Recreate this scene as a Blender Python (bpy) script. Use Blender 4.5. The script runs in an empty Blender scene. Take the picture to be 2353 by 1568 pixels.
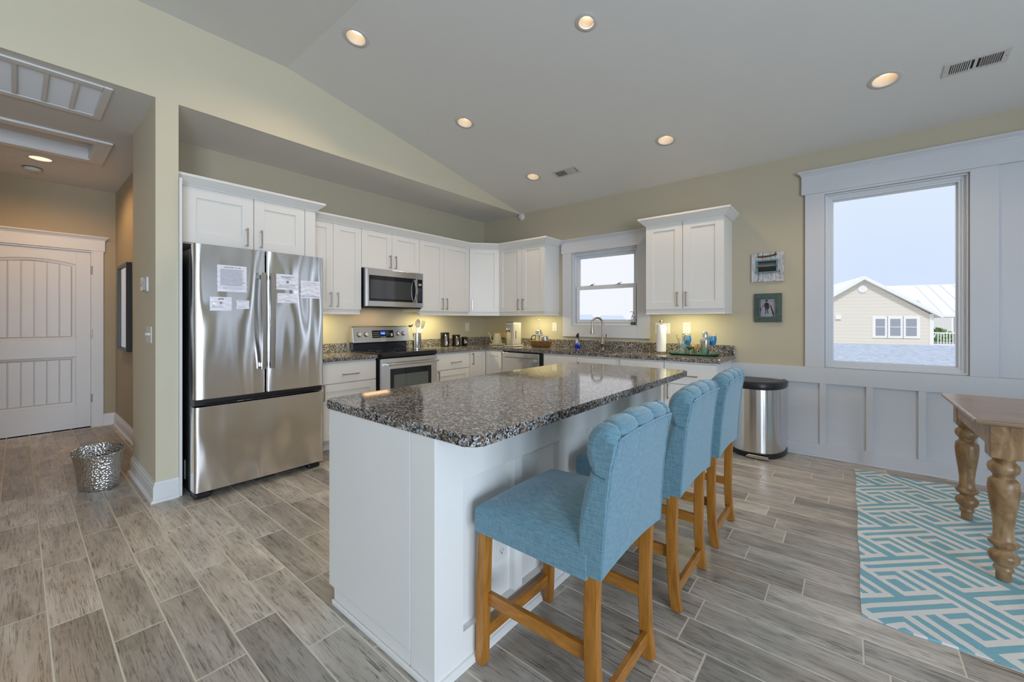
import bpy, bmesh, math, random
from mathutils import Matrix, Vector
from math import sin, cos, pi, radians, sqrt, atan2
random.seed(7)
C = bpy.context.scene.collection
SC = bpy.context.scene

# ------------------------------------------------------------------ camera
cam_d = bpy.data.cameras.new('camera'); cam = bpy.data.objects.new('camera', cam_d); C.objects.link(cam)
cam.location = (0, 0, 1.28); cam.rotation_euler = (radians(90), 0, radians(39.52))
cam_d.sensor_fit = 'HORIZONTAL'; cam_d.sensor_width = 36; cam_d.lens = 937.0/2353*36
cam_d.shift_y = -(784-736.4)/2353; cam_d.clip_start = 0.05; cam_d.clip_end = 500
SC.camera = cam
SC.view_settings.view_transform = 'Standard'; SC.view_settings.look = 'None'
SC.view_settings.gamma = 1; SC.view_settings.use_curve_mapping = False
SC.view_settings.exposure = 0.10

# ------------------------------------------------------------------ world: pale hazy sky
W = bpy.data.worlds.new('world'); SC.world = W; W.use_nodes = True
nt = W.node_tree; nt.nodes.clear()
wo = nt.nodes.new('ShaderNodeOutputWorld'); bg = nt.nodes.new('ShaderNodeBackground')
tc = nt.nodes.new('ShaderNodeTexCoord'); sp = nt.nodes.new('ShaderNodeSeparateXYZ')
nz = nt.nodes.new('ShaderNodeTexNoise'); nz.inputs['Scale'].default_value = 2.2; nz.inputs['Detail'].default_value = 4
ad = nt.nodes.new('ShaderNodeMath'); ad.operation = 'MULTIPLY_ADD'; ad.inputs[1].default_value = 0.35; ad.inputs[2].default_value = -0.14
a2 = nt.nodes.new('ShaderNodeMath'); a2.operation = 'ADD'
rp = nt.nodes.new('ShaderNodeValToRGB')
rp.color_ramp.elements[0].position = 0.0; rp.color_ramp.elements[0].color = (.66, .79, 1.0, 1)
rp.color_ramp.elements[1].position = 0.30; rp.color_ramp.elements[1].color = (.78, .87, 1.0, 1)
e = rp.color_ramp.elements.new(0.10); e.color = (.68, .80, 1.0, 1)
e = rp.color_ramp.elements.new(0.6); e.color = (.62, .76, 1.0, 1)
L = nt.links.new
L(tc.outputs['Generated'], sp.inputs[0]); L(tc.outputs['Generated'], nz.inputs['Vector'])
L(nz.outputs['Fac'], ad.inputs[0]); L(sp.outputs['Z'], a2.inputs[0]); L(ad.outputs[0], a2.inputs[1])
L(a2.outputs[0], rp.inputs[0])
wx = nt.nodes.new('ShaderNodeMapRange'); wx.inputs[1].default_value = .02; wx.inputs[2].default_value = -.42; L(sp.outputs['X'], wx.inputs[0])
wm = nt.nodes.new('ShaderNodeMix'); wm.data_type = 'RGBA'; wm.inputs[7].default_value = (.92, .95, 1.0, 1); L(wx.outputs[0], wm.inputs[0]); L(rp.outputs[0], wm.inputs[6]); L(wm.outputs[2], bg.inputs[0])
L(bg.outputs[0], wo.inputs[0])
bg.inputs[1].default_value = .93

# ------------------------------------------------------------------ daylight: hazy sun and the sky seen through the big windows out of frame
def light(name, kind, loc, rot, power, col, size=1, size_y=None, parent=None, spread=None, angle=None):
    d = bpy.data.lights.new(name, kind); d.energy = power; d.color = col
    if kind == 'AREA':
        d.size = size
        if size_y: d.shape = 'RECTANGLE'; d.size_y = size_y
        if spread: d.spread = spread
    if kind == 'POINT': d.shadow_soft_size = size
    if kind == 'SPOT': d.shadow_soft_size = size; d.spot_size = angle or 2.2; d.spot_blend = .6
    if kind == 'SUN': d.angle = size
    o = bpy.data.objects.new(name, d); C.objects.link(o); o.location = loc; o.rotation_euler = rot
    if parent is not None: o.parent = parent
    return o
light('sun', 'SUN', (10, -10, 20), (radians(38), 0, radians(20)), 1.75, (1, .97, .92), size=radians(8))
DAY = (.70, .83, 1.0)
RIGHT_WINDOWS = [(-3.5, -1.7), (-1.2, .6), (2.3, 4.3)]
for (a, b), pw in zip(RIGHT_WINDOWS[:2], (265, 115)):
    light('daylight', 'AREA', (4.32, (a+b)/2, 1.30), (0, radians(90), 0), pw, DAY, 2.3, b-a-.1)
pl = light('sky_portal', 'AREA', (4.24, 3.3, 1.25), (0, radians(90), 0), 1, (1, 1, 1), 2.3, 1.9); pl.data.cycles.is_portal = True
FRONT_WINDOWS = [(-2.6, -.8), (.4, 2.2)]
for (a, b) in FRONT_WINDOWS:
    light('daylight', 'AREA', ((a+b)/2, -4.62, 1.6), (radians(90), 0, 0), 4, (.86, .93, 1.0), b-a-.1, 1.5)
light('daylight', 'AREA', (1.95, 4.93, 1.64), (radians(-90), 0, 0), 7, DAY, .85, 1.5)

# ------------------------------------------------------------------ mesh helpers
WL = {}                                            # world location of every object built here
def I(): return Matrix.Identity(4)
def FR(o, u, n):                                   # local (a, out, z) -> world
    u = Vector(u).normalized(); n = Vector(n).normalized()
    m = Matrix(((u.x, n.x, 0, o[0]), (u.y, n.y, 0, o[1]), (0, 0, 1, o[2] if len(o) > 2 else 0), (0, 0, 0, 1)))
    return m
def FL(x): return FR((x, 0, 0), (0, 1, 0), (1, 0, 0))      # faces on the left run look towards +x
def FB(y): return FR((0, y, 0), (1, 0, 0), (0, -1, 0))     # faces on the window wall look towards -y
class MB:
    def __init__(s, M=None): s.bm = bmesh.new(); s.M = M or I(); s.mi = 0; s.smooth = False
    def _fin(s, vs, fs):
        bmesh.ops.transform(s.bm, matrix=s.M, verts=vs)
        for f in fs: f.material_index = s.mi; f.smooth = s.smooth
    def raw(s, vs, fs, smooth=None):
        V = [s.bm.verts.new(s.M @ Vector(v)) for v in vs]
        out = []
        for f in fs:
            try: F = s.bm.faces.new([V[i] for i in f])
            except ValueError: continue
            F.material_index = s.mi; F.smooth = s.smooth if smooth is None else smooth; out.append(F)
        return V, out
    def box(s, x0, x1, y0, y1, z0, z1, bev=0, seg=2):
        vs = [(x, y, z) for x in (x0, x1) for y in (y0, y1) for z in (z0, z1)]
        fs = [(0, 1, 3, 2), (4, 6, 7, 5), (0, 4, 5, 1), (2, 3, 7, 6), (0, 2, 6, 4), (1, 5, 7, 3)]
        V, F = s.raw(vs, fs)
        if bev > 0:
            es = list({e for f in F for e in f.edges})
            r = bmesh.ops.bevel(s.bm, geom=es, offset=bev, segments=seg, affect='EDGES', profile=.5)
            for f in r['faces']: f.material_index = s.mi; f.smooth = s.smooth
        return s
    def prism(s, poly, a0, a1, axis='z', bev=0, seg=2, smooth=None):
        n = len(poly)
        def P(p, a): return {'z': (p[0], p[1], a), 'x': (a, p[0], p[1]), 'y': (p[0], a, p[1])}[axis]
        vs = [P(p, a0) for p in poly]+[P(p, a1) for p in poly]
        fs = [tuple(range(n)), tuple(range(n, 2*n))]+[(i, (i+1) % n, n+(i+1) % n, n+i) for i in range(n)]
        V, F = s.raw(vs, fs)
        if smooth:
            for f in F[2:]: f.smooth = True
        if bev > 0:
            es = list({e for f in F[:2] for e in f.edges})
            r = bmesh.ops.bevel(s.bm, geom=es, offset=bev, segments=seg, affect='EDGES', profile=.5)
            for f in r['faces']: f.material_index = s.mi; f.smooth = bool(smooth)
        return s
    def lathe(s, prof, c=(0, 0, 0), n=32, axis='z', sx=1, sy=1, smooth=True, caps=True):
        vs = []; fs = []
        for (r, h) in prof:
            for k in range(n):
                a = 2*pi*k/n; p = (r*cos(a)*sx, r*sin(a)*sy, h)
                if axis == 'x': p = (h, p[0], p[1])
                if axis == 'y': p = (p[0], h, p[1])
                vs.append((c[0]+p[0], c[1]+p[1], c[2]+p[2]))
        for i in range(len(prof)-1):
            for k in range(n):
                k2 = (k+1) % n; fs.append((i*n+k, i*n+k2, (i+1)*n+k2, (i+1)*n+k))
        V, F = s.raw(vs, fs, smooth)
        if caps:
            for i in (0, len(prof)-1):
                if prof[i][0] > 1e-5:
                    try: f = s.bm.faces.new([V[i*n+k] for k in range(n)]); f.material_index = s.mi
                    except ValueError: pass
        return s
    def tube(s, pts, r, n=10, smooth=True, closed=False, flat=None):
        pts = [Vector(p) for p in pts]; m = len(pts); vs = []; up = None
        for i, p in enumerate(pts):
            if closed: t = pts[(i+1) % m]-pts[i-1]
            else: t = pts[min(i+1, m-1)]-pts[max(i-1, 0)]
            t.normalize()
            if up is None:
                up = Vector((0, 0, 1)) if abs(t.z) < .9 else Vector((1, 0, 0))
            a = (up-t*up.dot(t)).normalized(); up = a; b = t.cross(a)
            rr = r[i] if isinstance(r, (list, tuple)) else r
            for k in range(n):
                w = 2*pi*k/n
                fx, fy = (flat if flat else (1, 1))
                vs.append(p+a*cos(w)*rr*fx+b*sin(w)*rr*fy)
        fs = []
        for i in range(m if closed else m-1):
            j = (i+1) % m
            for k in range(n): fs.append((i*n+k, i*n+(k+1) % n, j*n+(k+1) % n, j*n+k))
        V, F = s.raw(vs, fs, smooth)
        if not closed:
            for i in (0, m-1):
                try: f = s.bm.faces.new([V[i*n+k] for k in range(n)]); f.material_index = s.mi
                except ValueError: pass
        return s
    def ball(s, c, r, n=16, sx=1, sy=1, sz=1):
        prof = [(max(r*sin(pi*i/n), 1e-6), -r*cos(pi*i/n)*sz) for i in range(n+1)]
        return s.lathe(prof, c, n*2, sx=sx, sy=sy, caps=False)
    def grid(s, fn, nu, nv, smooth=True, cu=False, cv=False):
        vs = [fn(i/(nu if cu else nu-1), j/(nv if cv else nv-1)) for i in range(nu) for j in range(nv)]
        fs = []
        for i in range(nu if cu else nu-1):
            for j in range(nv if cv else nv-1):
                i2 = (i+1) % nu; j2 = (j+1) % nv
                fs.append((i*nv+j, i2*nv+j, i2*nv+j2, i*nv+j2))
        return s.raw(vs, fs, smooth)
    def sweep(s, prof, path, side=1, cap=True):    # prof (out, z) swept along a plan polyline with mitred corners
        P = [Vector((p[0], p[1])) for p in path]; m = len(P); vs = []
        for i in range(m):
            def nrm(a, b):
                t = (b-a).normalized(); return Vector((t.y, -t.x))*side
            if i == 0: N = nrm(P[0], P[1]); k = 1
            elif i == m-1: N = nrm(P[-2], P[-1]); k = 1
            else:
                n1 = nrm(P[i-1], P[i]); n2 = nrm(P[i], P[i+1]); N = (n1+n2).normalized(); k = 1/max(N.dot(n1), .2)
            for (o, z) in prof: q = P[i]+N*o*k; vs.append((q.x, q.y, z))
        n = len(prof); fs = []
        for i in range(m-1):
            for j in range(n): fs.append((i*n+j, i*n+(j+1) % n, (i+1)*n+(j+1) % n, (i+1)*n+j))
        if cap: fs += [tuple(range(n)), tuple(range((m-1)*n, m*n))]
        s.raw(vs, fs); return s
    def merge(s, d=1e-5): bmesh.ops.remove_doubles(s.bm, verts=s.bm.verts, dist=d); return s
    def build(s, name, mats, parent=None, recalc=True, origin=None):
        if not isinstance(mats, (list, tuple)): mats = [mats]
        if recalc: bmesh.ops.recalc_face_normals(s.bm, faces=s.bm.faces)
        for e in s.bm.edges:
            if len(e.link_faces) == 2 and (e.calc_face_angle(0) > .72 or not (e.link_faces[0].smooth and e.link_faces[1].smooth)): e.smooth = False
        if parent is not None: o0 = WL[parent.name]
        elif origin is not None: o0 = Vector(origin)
        else:
            xs = [v.co for v in s.bm.verts]
            o0 = Vector(((min(v.x for v in xs)+max(v.x for v in xs))/2, (min(v.y for v in xs)+max(v.y for v in xs))/2, min(v.z for v in xs)))
        bmesh.ops.translate(s.bm, verts=s.bm.verts, vec=-o0)
        me = bpy.data.meshes.new(name); s.bm.to_mesh(me); s.bm.free()
        for m in mats: me.materials.append(m)
        o = bpy.data.objects.new(name, me); C.objects.link(o)
        if parent is not None: o.parent = parent
        else: o.location = o0
        WL[o.name] = o0.copy()
        return o
def thing(name, label, cat, loc, group=None):
    o = bpy.data.objects.new(name, None); C.objects.link(o); o.location = loc; o.empty_display_size = .1
    WL[o.name] = Vector(loc); o['label'] = label; o['category'] = cat
    if group: o['group'] = group
    return o
def tag(o, label, cat, group=None, kind=None):
    o['label'] = label; o['category'] = cat
    if group: o['group'] = group
    if kind: o['kind'] = kind
    return o
def struct(o): o['kind'] = 'structure'; return o
def copy_tree(o, parent=None, loc=None, label=None):
    c = o.copy(); C.objects.link(c)
    if parent is not None: c.parent = parent
    if loc is not None: c.location = loc; WL[c.name] = Vector(loc)
    if label: c['label'] = label
    for ch in list(o.children): copy_tree(ch, c)
    return c
def cut(o, cutter_mb):                             # carve a hole with a throw-away solid
    k = cutter_mb.build('cutter', [], origin=(0, 0, 0))
    md = o.modifiers.new('b', 'BOOLEAN'); md.object = k; md.operation = 'DIFFERENCE'; md.solver = 'EXACT'
    dg = bpy.context.evaluated_depsgraph_get(); dg.update()
    me = bpy.data.meshes.new_from_object(o.evaluated_get(dg))
    o.modifiers.clear(); o.data = me; bpy.data.objects.remove(k)
def rrect(x0, x1, y0, y1, r, n=6):
    P = []
    for (cx, cy, a0) in ((x1-r, y1-r, 0), (x0+r, y1-r, 90), (x0+r, y0+r, 180), (x1-r, y0+r, 270)):
        for k in range(n+1):
            a = radians(a0+90*k/n); P.append((cx+r*cos(a), cy+r*sin(a)))
    return P
def text(s, size, M, mat, parent, name='lettering', ext=.0003, align='CENTER', bold=0):
    cu = bpy.data.curves.new('t', 'FONT'); cu.body = s; cu.size = size; cu.extrude = ext; cu.align_x = align; cu.offset = bold
    cu.resolution_u = 2
    t = bpy.data.objects.new('t', cu); C.objects.link(t)
    dg = bpy.context.evaluated_depsgraph_get(); dg.update()
    me = bpy.data.meshes.new_from_object(t.evaluated_get(dg)); bpy.data.objects.remove(t); bpy.data.curves.remove(cu)
    me.transform(Matrix.Translation(-WL[parent.name]) @ M)
    me.materials.clear(); me.materials.append(mat); me.name = name
    o = bpy.data.objects.new(name, me); C.objects.link(o); o.parent = parent; WL[o.name] = WL[parent.name].copy()
    return o
def TL_(x, y, z): return Matrix(((0, 0, 1, x), (1, 0, 0, y), (0, 1, 0, z), (0, 0, 0, 1)))
def TB_(x, y, z): return Matrix(((1, 0, 0, x), (0, 0, -1, y), (0, 1, 0, z), (0, 0, 0, 1)))

# ------------------------------------------------------------------ materials
MT = {}
class NT:
    def __init__(s, name):
        s.m = bpy.data.materials.new(name); s.m.use_nodes = True; s.t = s.m.node_tree; s.b = s.t.nodes['Principled BSDF']
    def n(s, t, **k):
        x = s.t.nodes.new('ShaderNode'+t)
        for a, b in k.items():
            if a.startswith('i_'): x.inputs[a[2:].replace('_', ' ')].default_value = b
            else: setattr(x, a, b)
        return x
    def l(s, a, b): s.t.links.new(a, b)
    def math(s, op, a, b=None, c=None):
        x = s.t.nodes.new('ShaderNodeMath'); x.operation = op
        for i, v in enumerate((a, b, c)):
            if v is None: continue
            if isinstance(v, (int, float)): x.inputs[i].default_value = v
            else: s.l(v, x.inputs[i])
        return x.outputs[0]
    def mix(s, fac, a, b, mode='MIX'):
        x = s.t.nodes.new('ShaderNodeMix'); x.data_type = 'RGBA'; x.blend_type = mode; x.clamp_factor = True
        for v, i in ((fac, 0), (a, 6), (b, 7)):
            if isinstance(v, (int, float)): x.inputs[i].default_value = v
            elif isinstance(v, tuple): x.inputs[i].default_value = (*v, 1) if len(v) == 3 else v
            else: s.l(v, x.inputs[i])
        return x.outputs[2]
    def ramp(s, f, stops, interp='LINEAR'):
        x = s.t.nodes.new('ShaderNodeValToRGB'); cr = x.color_ramp; cr.interpolation = interp
        while len(cr.elements) < len(stops): cr.elements.new(.5)
        for e, (p, c) in zip(cr.elements, stops):
            e.position = p; e.color = (*c, 1) if isinstance(c, tuple) else (c, c, c, 1)
        s.l(f, x.inputs[0]); return x.outputs[0]
    def co(s, kind='Object', scale=(1, 1, 1), rot=(0, 0, 0)):
        t = s.n('TexCoord'); m = s.n('Mapping'); m.inputs['Scale'].default_value = scale; m.inputs['Rotation'].default_value = rot
        s.l(t.outputs[kind], m.inputs[0]); return m.outputs[0]
    def noise(s, v, scale, detail=3, rough=.5, dist=0):
        x = s.n('TexNoise'); x.inputs['Scale'].default_value = scale; x.inputs['Detail'].default_value = detail
        x.inputs['Roughness'].default_value = rough; x.inputs['Distortion'].default_value = dist; s.l(v, x.inputs['Vector']); return x.outputs['Fac']
    def bump(s, h, strength, dist=.001):
        x = s.n('Bump'); x.inputs['Strength'].default_value = strength; x.inputs['Distance'].default_value = dist
        s.l(h, x.inputs['Height']); s.l(x.outputs[0], s.b.inputs['Normal'])
    def set(s, **k):
        for a, v in k.items():
            i = s.b.inputs[a.replace('_', ' ')]
            if isinstance(v, tuple): i.default_value = (*v, 1) if len(v) == 3 else v
            elif isinstance(v, (int, float)): i.default_value = v
            else: s.l(v, i)
        return s
def simple(name, col, rough=.5, metal=0, bump=0, bscale=200, var=0, **k):
    m = NT(name); m.set(Base_Color=col, Roughness=rough, Metallic=metal, **k)
    if bump or var:
        v = m.co(); f = m.noise(v, bscale, 3)
        if bump: m.bump(f, bump, .001)
        if var:
            g = m.noise(v, 3.0, 3); m.set(Base_Color=m.mix(g, tuple(c*(1-var) for c in col), tuple(min(1, c*(1+var)) for c in col)))
    return m.m
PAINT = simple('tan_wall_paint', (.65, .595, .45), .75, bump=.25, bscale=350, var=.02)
PAINT_BACK_SHADED = simple('tan_wall_paint_back_shaded', (.50, .45, .335), .75, bump=.25, bscale=350, var=.02)  # same tan paint, with the kitchen walls' shade put into the colour
PAINT_HALL_SHADED = simple('tan_wall_paint_hall_shaded', (.43, .365, .25), .75, bump=.25, bscale=350, var=.02)  # same tan paint, the hall's dim warm lamplight put into the colour
CEIL = simple('ceiling_paint', (.74, .74, .72), .9, bump=.3, bscale=300, var=.015)
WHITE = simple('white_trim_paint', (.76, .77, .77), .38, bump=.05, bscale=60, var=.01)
WHITE_SHADED = simple('white_trim_paint_shaded', (.60, .62, .66), .40, bump=.05, bscale=60, var=.01)  # white trim greyed: the window wall's shade is put into the colour
CAB = simple('white_cabinet_lacquer', (.78, .775, .75), .34, var=.008)
NICKEL = simple('brushed_nickel', (.42, .38, .33), .32, 1)
CHROME = simple('chrome', (.75, .75, .75), .1, 1)
BLACK = simple('black_plastic', (.012, .012, .014), .35)
BGLOSS = simple('black_glass', (.008, .009, .012), .06)
RUBBER = simple('dark_rubber', (.03, .03, .03), .7)
PLATE = simple('plastic_plate', (.72, .72, .68), .4)
SLOT = simple('dark_slot', (.03, .03, .03), .8)
PAPER = simple('paper_white', (.80, .81, .88), .35)
INK = simple('printed_ink', (.05, .05, .06), .8)
GLASSM = NT('clear_glass'); GLASSM.set(Base_Color=(1, 1, 1), Roughness=0, Transmission_Weight=1, IOR=1.45); GLASS = GLASSM.m
def pane_mat():
    m = NT('window_glass'); tr = m.n('BsdfTransparent'); gl = m.n('BsdfGlossy'); gl.inputs['Roughness'].default_value = .01
    fr = m.n('Fresnel'); fr.inputs['IOR'].default_value = 1.12; mx = m.n('MixShader'); out = m.t.nodes['Material Output']
    m.l(fr.outputs[0], mx.inputs[0]); m.l(tr.outputs[0], mx.inputs[1]); m.l(gl.outputs[0], mx.inputs[2]); m.l(mx.outputs[0], out.inputs[0])
    return m.m
PANE = pane_mat()
def emis(name, col, s):
    m = NT(name); m.set(Base_Color=col, Emission_Color=col, Emission_Strength=s); return m.m
def steel(name, base=(.70, .69, .68), rough=.22, axis='z', wave=0.0):
    m = NT(name); sc = {'z': (160, 160, 2), 'y': (160, 2, 160), 'x': (2, 160, 160)}[axis]
    v = m.co(scale=sc); f = m.noise(v, 3, 4, .6)
    m.set(Metallic=1, Base_Color=m.mix(f, tuple(c*.93 for c in base), tuple(min(1, c*1.05) for c in base)),
          Roughness=m.math('MULTIPLY_ADD', f, .10, rough-.05))
    tv = m.n('CombineXYZ'); tv.inputs[2].default_value = 1.0
    m.b.inputs['Anisotropic'].default_value = .75; m.l(tv.outputs[0], m.b.inputs['Tangent'])
    if wave:
        w = m.noise(m.co(scale=(1, 1, .30)), 4.2, 1, .4)
        m.bump(w, wave, .045)
    return m.m
STEEL = steel('stainless_steel')
FSTEEL = steel('fridge_steel', (.78, .77, .76), .19, 'z', 1.0)
HANDLE = steel('handle_metal', (.50, .49, .47), .30)
HSTEEL = steel('steel_horizontal', (.70, .70, .71), .22, 'y')
DSTEEL = steel('grey_side_metal', (.20, .20, .21), .45)
def granite():
    m = NT('speckled_granite'); v = m.co()
    vo = m.n('TexVoronoi'); vo.inputs['Scale'].default_value = 165; m.l(v, vo.inputs['Vector'])
    sepc = m.n('SeparateColor'); m.l(vo.outputs['Color'], sepc.inputs[0])
    n1 = m.noise(v, 70, 4, .65); n2 = m.noise(v, 14, 3)
    t = m.math('ADD', m.math('MULTIPLY', sepc.outputs[0], .55), m.math('MULTIPLY', n1, .55))
    t = m.math('ADD', t, m.math('MULTIPLY', n2, .12))
    c = m.ramp(t, [(0, (.006, .006, .007)), (.43, (.008, .008, .009)), (.50, (.05, .05, .052)), (.58, (.15, .145, .14)), (.70, (.30, .29, .28)), (.82, (.52, .50, .48))])
    br = m.noise(v, 40, 2); c = m.mix(m.math('MULTIPLY', m.math('GREATER_THAN', br, .54), .55), c, (.15, .095, .055), 'MIX')
    m.set(Base_Color=c, Roughness=.06, Specular_IOR_Level=.33); return m.m
GRANITE = granite()
def wood(name, c1, c2, c3, scale=(1.6, 14, 14), rough=.4, s=4, dist=1.2, bump=.15):
    m = NT(name); v = m.co(scale=scale); n = m.noise(v, s, 5, .6, dist); g = m.noise(m.co(), 3, 2)
    c = m.ramp(n, [(.25, c1), (.5, c2), (.72, c3)]); c = m.mix(m.math('MULTIPLY', g, .35), c, c1)
    m.set(Base_Color=c, Roughness=rough); m.bump(n, bump, .002); return m.m
STOOLW = wood('amber_stool_wood', (.22, .085, .012), (.38, .155, .022), (.50, .22, .040), scale=(12, 12, 1.4), rough=.28, dist=.5, bump=.03)
STOOLWX = wood('amber_stool_rail_wood', (.22, .085, .012), (.38, .155, .022), (.50, .22, .040), scale=(3, 3, 12), rough=.28, dist=.5, bump=.03)
TABW = wood('distressed_table_wood', (.12, .058, .020), (.31, .185, .085), (.50, .34, .18), scale=(5, 5, 1.6), rough=.33, dist=1.5, bump=.10, s=3)
TABT = wood('distressed_table_top', (.15, .085, .05), (.33, .22, .145), (.52, .38, .27), scale=(.9, 12, 12), rough=.28, dist=1.0, bump=.10, s=3.2)
def floor_tile():
    m = NT('wood_look_tile'); at = m.n('Attribute'); at.attribute_name = 'rnd'; at.attribute_type = 'GEOMETRY'
    r = at.outputs['Fac']
    tcn = m.n('TexCoord'); cx = m.n('CombineXYZ'); m.l(m.math('MULTIPLY', r, 37), cx.inputs[0]); m.l(m.math('MULTIPLY', r, 91), cx.inputs[1]); m.l(m.math('MULTIPLY', r, 53), cx.inputs[2])
    va = m.n('VectorMath'); va.operation = 'ADD'; m.l(tcn.outputs['Object'], va.inputs[0]); m.l(cx.outputs[0], va.inputs[1])
    def mp(sc):
        x = m.n('Mapping'); x.inputs['Scale'].default_value = sc; m.l(va.outputs[0], x.inputs[0]); return x.outputs[0]
    big = m.noise(mp((1.5, 7, 7)), 1.6, 3, .5, .8); fine = m.noise(mp((2.6, 60, 60)), 1.7, 6, .7, 1.6); knot = m.noise(mp((3.2, 9, 9)), 1.8, 4, .6, 2.2)
    base = m.ramp(big, [(.25, (.37, .325, .27)), (.5, (.53, .48, .415)), (.75, (.70, .65, .58))])
    tone = m.ramp(r, [(0, .62), (.5, .92), (1, 1.18)])
    base = m.mix(1, base, tone, 'MULTIPLY')
    f = m.ramp(fine, [(.35, .22), (.43, .50), (.50, .90), (.6, 1.0), (1, 1.12)]); msk = m.ramp(knot, [(.36, 0.15), (.55, 1.0)])
    base = m.mix(m.math('MULTIPLY', msk, .95), base, m.mix(1, base, f, 'MULTIPLY'))
    m.set(Base_Color=base, Roughness=m.math('MULTIPLY_ADD', fine, .18, .24)); m.bump(fine, .18, .0012); return m.m
TILE = floor_tile()
GROUT = simple('grout', (.70, .66, .55), .85, bump=.3, bscale=500)
def fabric(name='blue_linen', c=(.112, .228, .285)):
    m = NT(name); a = m.noise(m.co(scale=(420, 420, 30)), 1, 2); b = m.noise(m.co(scale=(30, 30, 420)), 1, 2); g = m.noise(m.co(), 9, 3)
    f = m.math('ADD', m.math('MULTIPLY', a, .5), m.math('MULTIPLY', b, .5))
    col = m.mix(m.ramp(f, [(.30, 0.0), (.70, 1.0)]), tuple(x*.55 for x in c), tuple(min(1, x*1.50) for x in c)); col = m.mix(m.math('MULTIPLY', g, .25), col, tuple(x*.8 for x in c))
    m.set(Base_Color=col, Roughness=.85, Sheen_Weight=.6, Sheen_Roughness=.5, Sheen_Tint=(.7, .85, 1.0)); m.bump(f, .5, .0012); return m.m
FABRIC = fabric()
def rug_mat():
    m = NT('geometric_rug'); g = m.n('NewGeometry'); s = m.n('SeparateXYZ'); m.l(g.outputs['Position'], s.inputs[0])
    wv = m.math('MULTIPLY_ADD', m.noise(g.outputs['Position'], 25, 2), .006, -.003)
    a = m.math('MULTIPLY', m.math('SUBTRACT', m.math('ADD', s.outputs[0], wv), .095), 1/.0214); b = m.math('MULTIPLY', m.math('SUBTRACT', m.math('ADD', s.outputs[1], wv), 2.749), 1/.0206)
    p = m.math('MULTIPLY', m.math('ADD', a, b), .5); q = m.math('MULTIPLY', m.math('SUBTRACT', a, b), .5)
    k = m.math('FLOOR', m.math('DIVIDE', q, 10)); q0 = m.math('SUBTRACT', q, m.math('MULTIPLY', k, 10))
    p0 = m.math('FLOORED_MODULO', m.math('SUBTRACT', p, m.math('MULTIPLY', k, 10)), 20)
    def lt(x, v): return m.math('LESS_THAN', x, v)
    def gt(x, v): return m.math('GREATER_THAN', x, v)
    def rg(x, lo, hi): return m.math('MULTIPLY', gt(x, lo), lt(x, hi))
    def AND(*xs):
        o = xs[0]
        for x in xs[1:]: o = m.math('MULTIPLY', o, x)
        return o
    p5 = m.math('FLOORED_MODULO', p0, 10)
    terms = [AND(lt(q0, 1.05), lt(p5, 4)), AND(rg(p5, 3, 4), lt(q0, 5)), AND(rg(q0, 2, 5), lt(p5, 2)),
             rg(p0, 5.2, 6.3), AND(rg(p0, 15.2, 16.4), lt(q0, 5)), rg(p0, 7.4, 9), AND(rg(p0, 17.3, 19), lt(q0, 7)),
             AND(rg(q0, 6, 7.1), m.math('MAXIMUM', gt(p0, 8), lt(p0, 4.3))), AND(rg(q0, 8, 9), m.math('MAXIMUM', gt(p0, 10.3), lt(p0, 4.3)))]
    o = terms[0]
    for t in terms[1:]: o = m.math('MAXIMUM', o, t)
    w = m.noise(m.co(scale=(1, 1, 1)), 260, 3, .7)
    tcol = m.mix(w, (.14, .36, .45), (.31, .58, .68)); wcol = m.mix(w, (.62, .62, .62), (.92, .92, .91))
    m.set(Base_Color=m.mix(o, wcol, tcol), Roughness=.95); m.bump(w, .6, .002); return m.m
RUG = rug_mat()
def hammered():
    m = NT('hammered_silver'); vo = m.n('TexVoronoi'); vo.inputs['Scale'].default_value = 75; m.l(m.co(), vo.inputs['Vector'])
    m.set(Base_Color=(.62, .62, .61), Metallic=1, Roughness=.25); m.bump(vo.outputs['Distance'], .9, .006); return m.m
HAMMER = hammered()

# ------------------------------------------------------------------ room shell
XL, YW, XP = -4.53, 4.78, -3.76
ZS = 2.85; K = .1854
def zc(y): return 2.865+K*(4.78-y) if y > 1.49 else 3.475
# floor: grout bed with one tile per plank (bevelled tops)
mb = MB(); mb.mi = 1
mb.box(-7.15, 4.25, -4.55, 4.9, -.06, -.0012)
mb.mi = 0
PW, PLN, Y0 = .16, .623, .082
offs = {-1: -3.345, 5: -2.675, 6: -2.471, 7: -3.01, 11: -.506, 13: -.294, 14: -.165, 15: -.429, 16: -.545, 17: -.291, 19: -.42, 21: -.298}
tiles = []
for r in range(-29, 30):
    y0 = Y0+r*PW; y1 = y0+PW
    if y1 < -4.55 or y0 > 4.85: continue
    x0 = offs.get(r, -3.185+{0: 0, 1: .5, 2: .25}[r % 3]*PLN if r < 9 else random.uniform(0, PLN))
    k0 = math.floor((-7.15-x0)/PLN)
    for k in range(k0, k0+20):
        a = x0+k*PLN; b = a+PLN
        if b < -7.15 or a > 4.25: continue
        a = max(a, -7.14); b = min(b, 4.24); g = .0028
        if b-a < .02: continue
        tiles.append((a+g, b-g, max(y0+g, -4.54), min(y1-g, 4.88)))
n0 = len(mb.bm.faces)
for t in tiles:
    e = .0016
    vs = [(t[0]+e, t[2]+e, 0), (t[1]-e, t[2]+e, 0), (t[1]-e, t[3]-e, 0), (t[0]+e, t[3]-e, 0), (t[0], t[2], -.0014), (t[1], t[2], -.0014), (t[1], t[3], -.0014), (t[0], t[3], -.0014)]
    mb.raw(vs, [(0, 1, 2, 3), (0, 4, 5, 1), (1, 5, 6, 2), (2, 6, 7, 3), (3, 7, 4, 0)])
fl = struct(mb.build('floor', [TILE, GROUT], recalc=False, origin=(0, 0, 0)))
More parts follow.
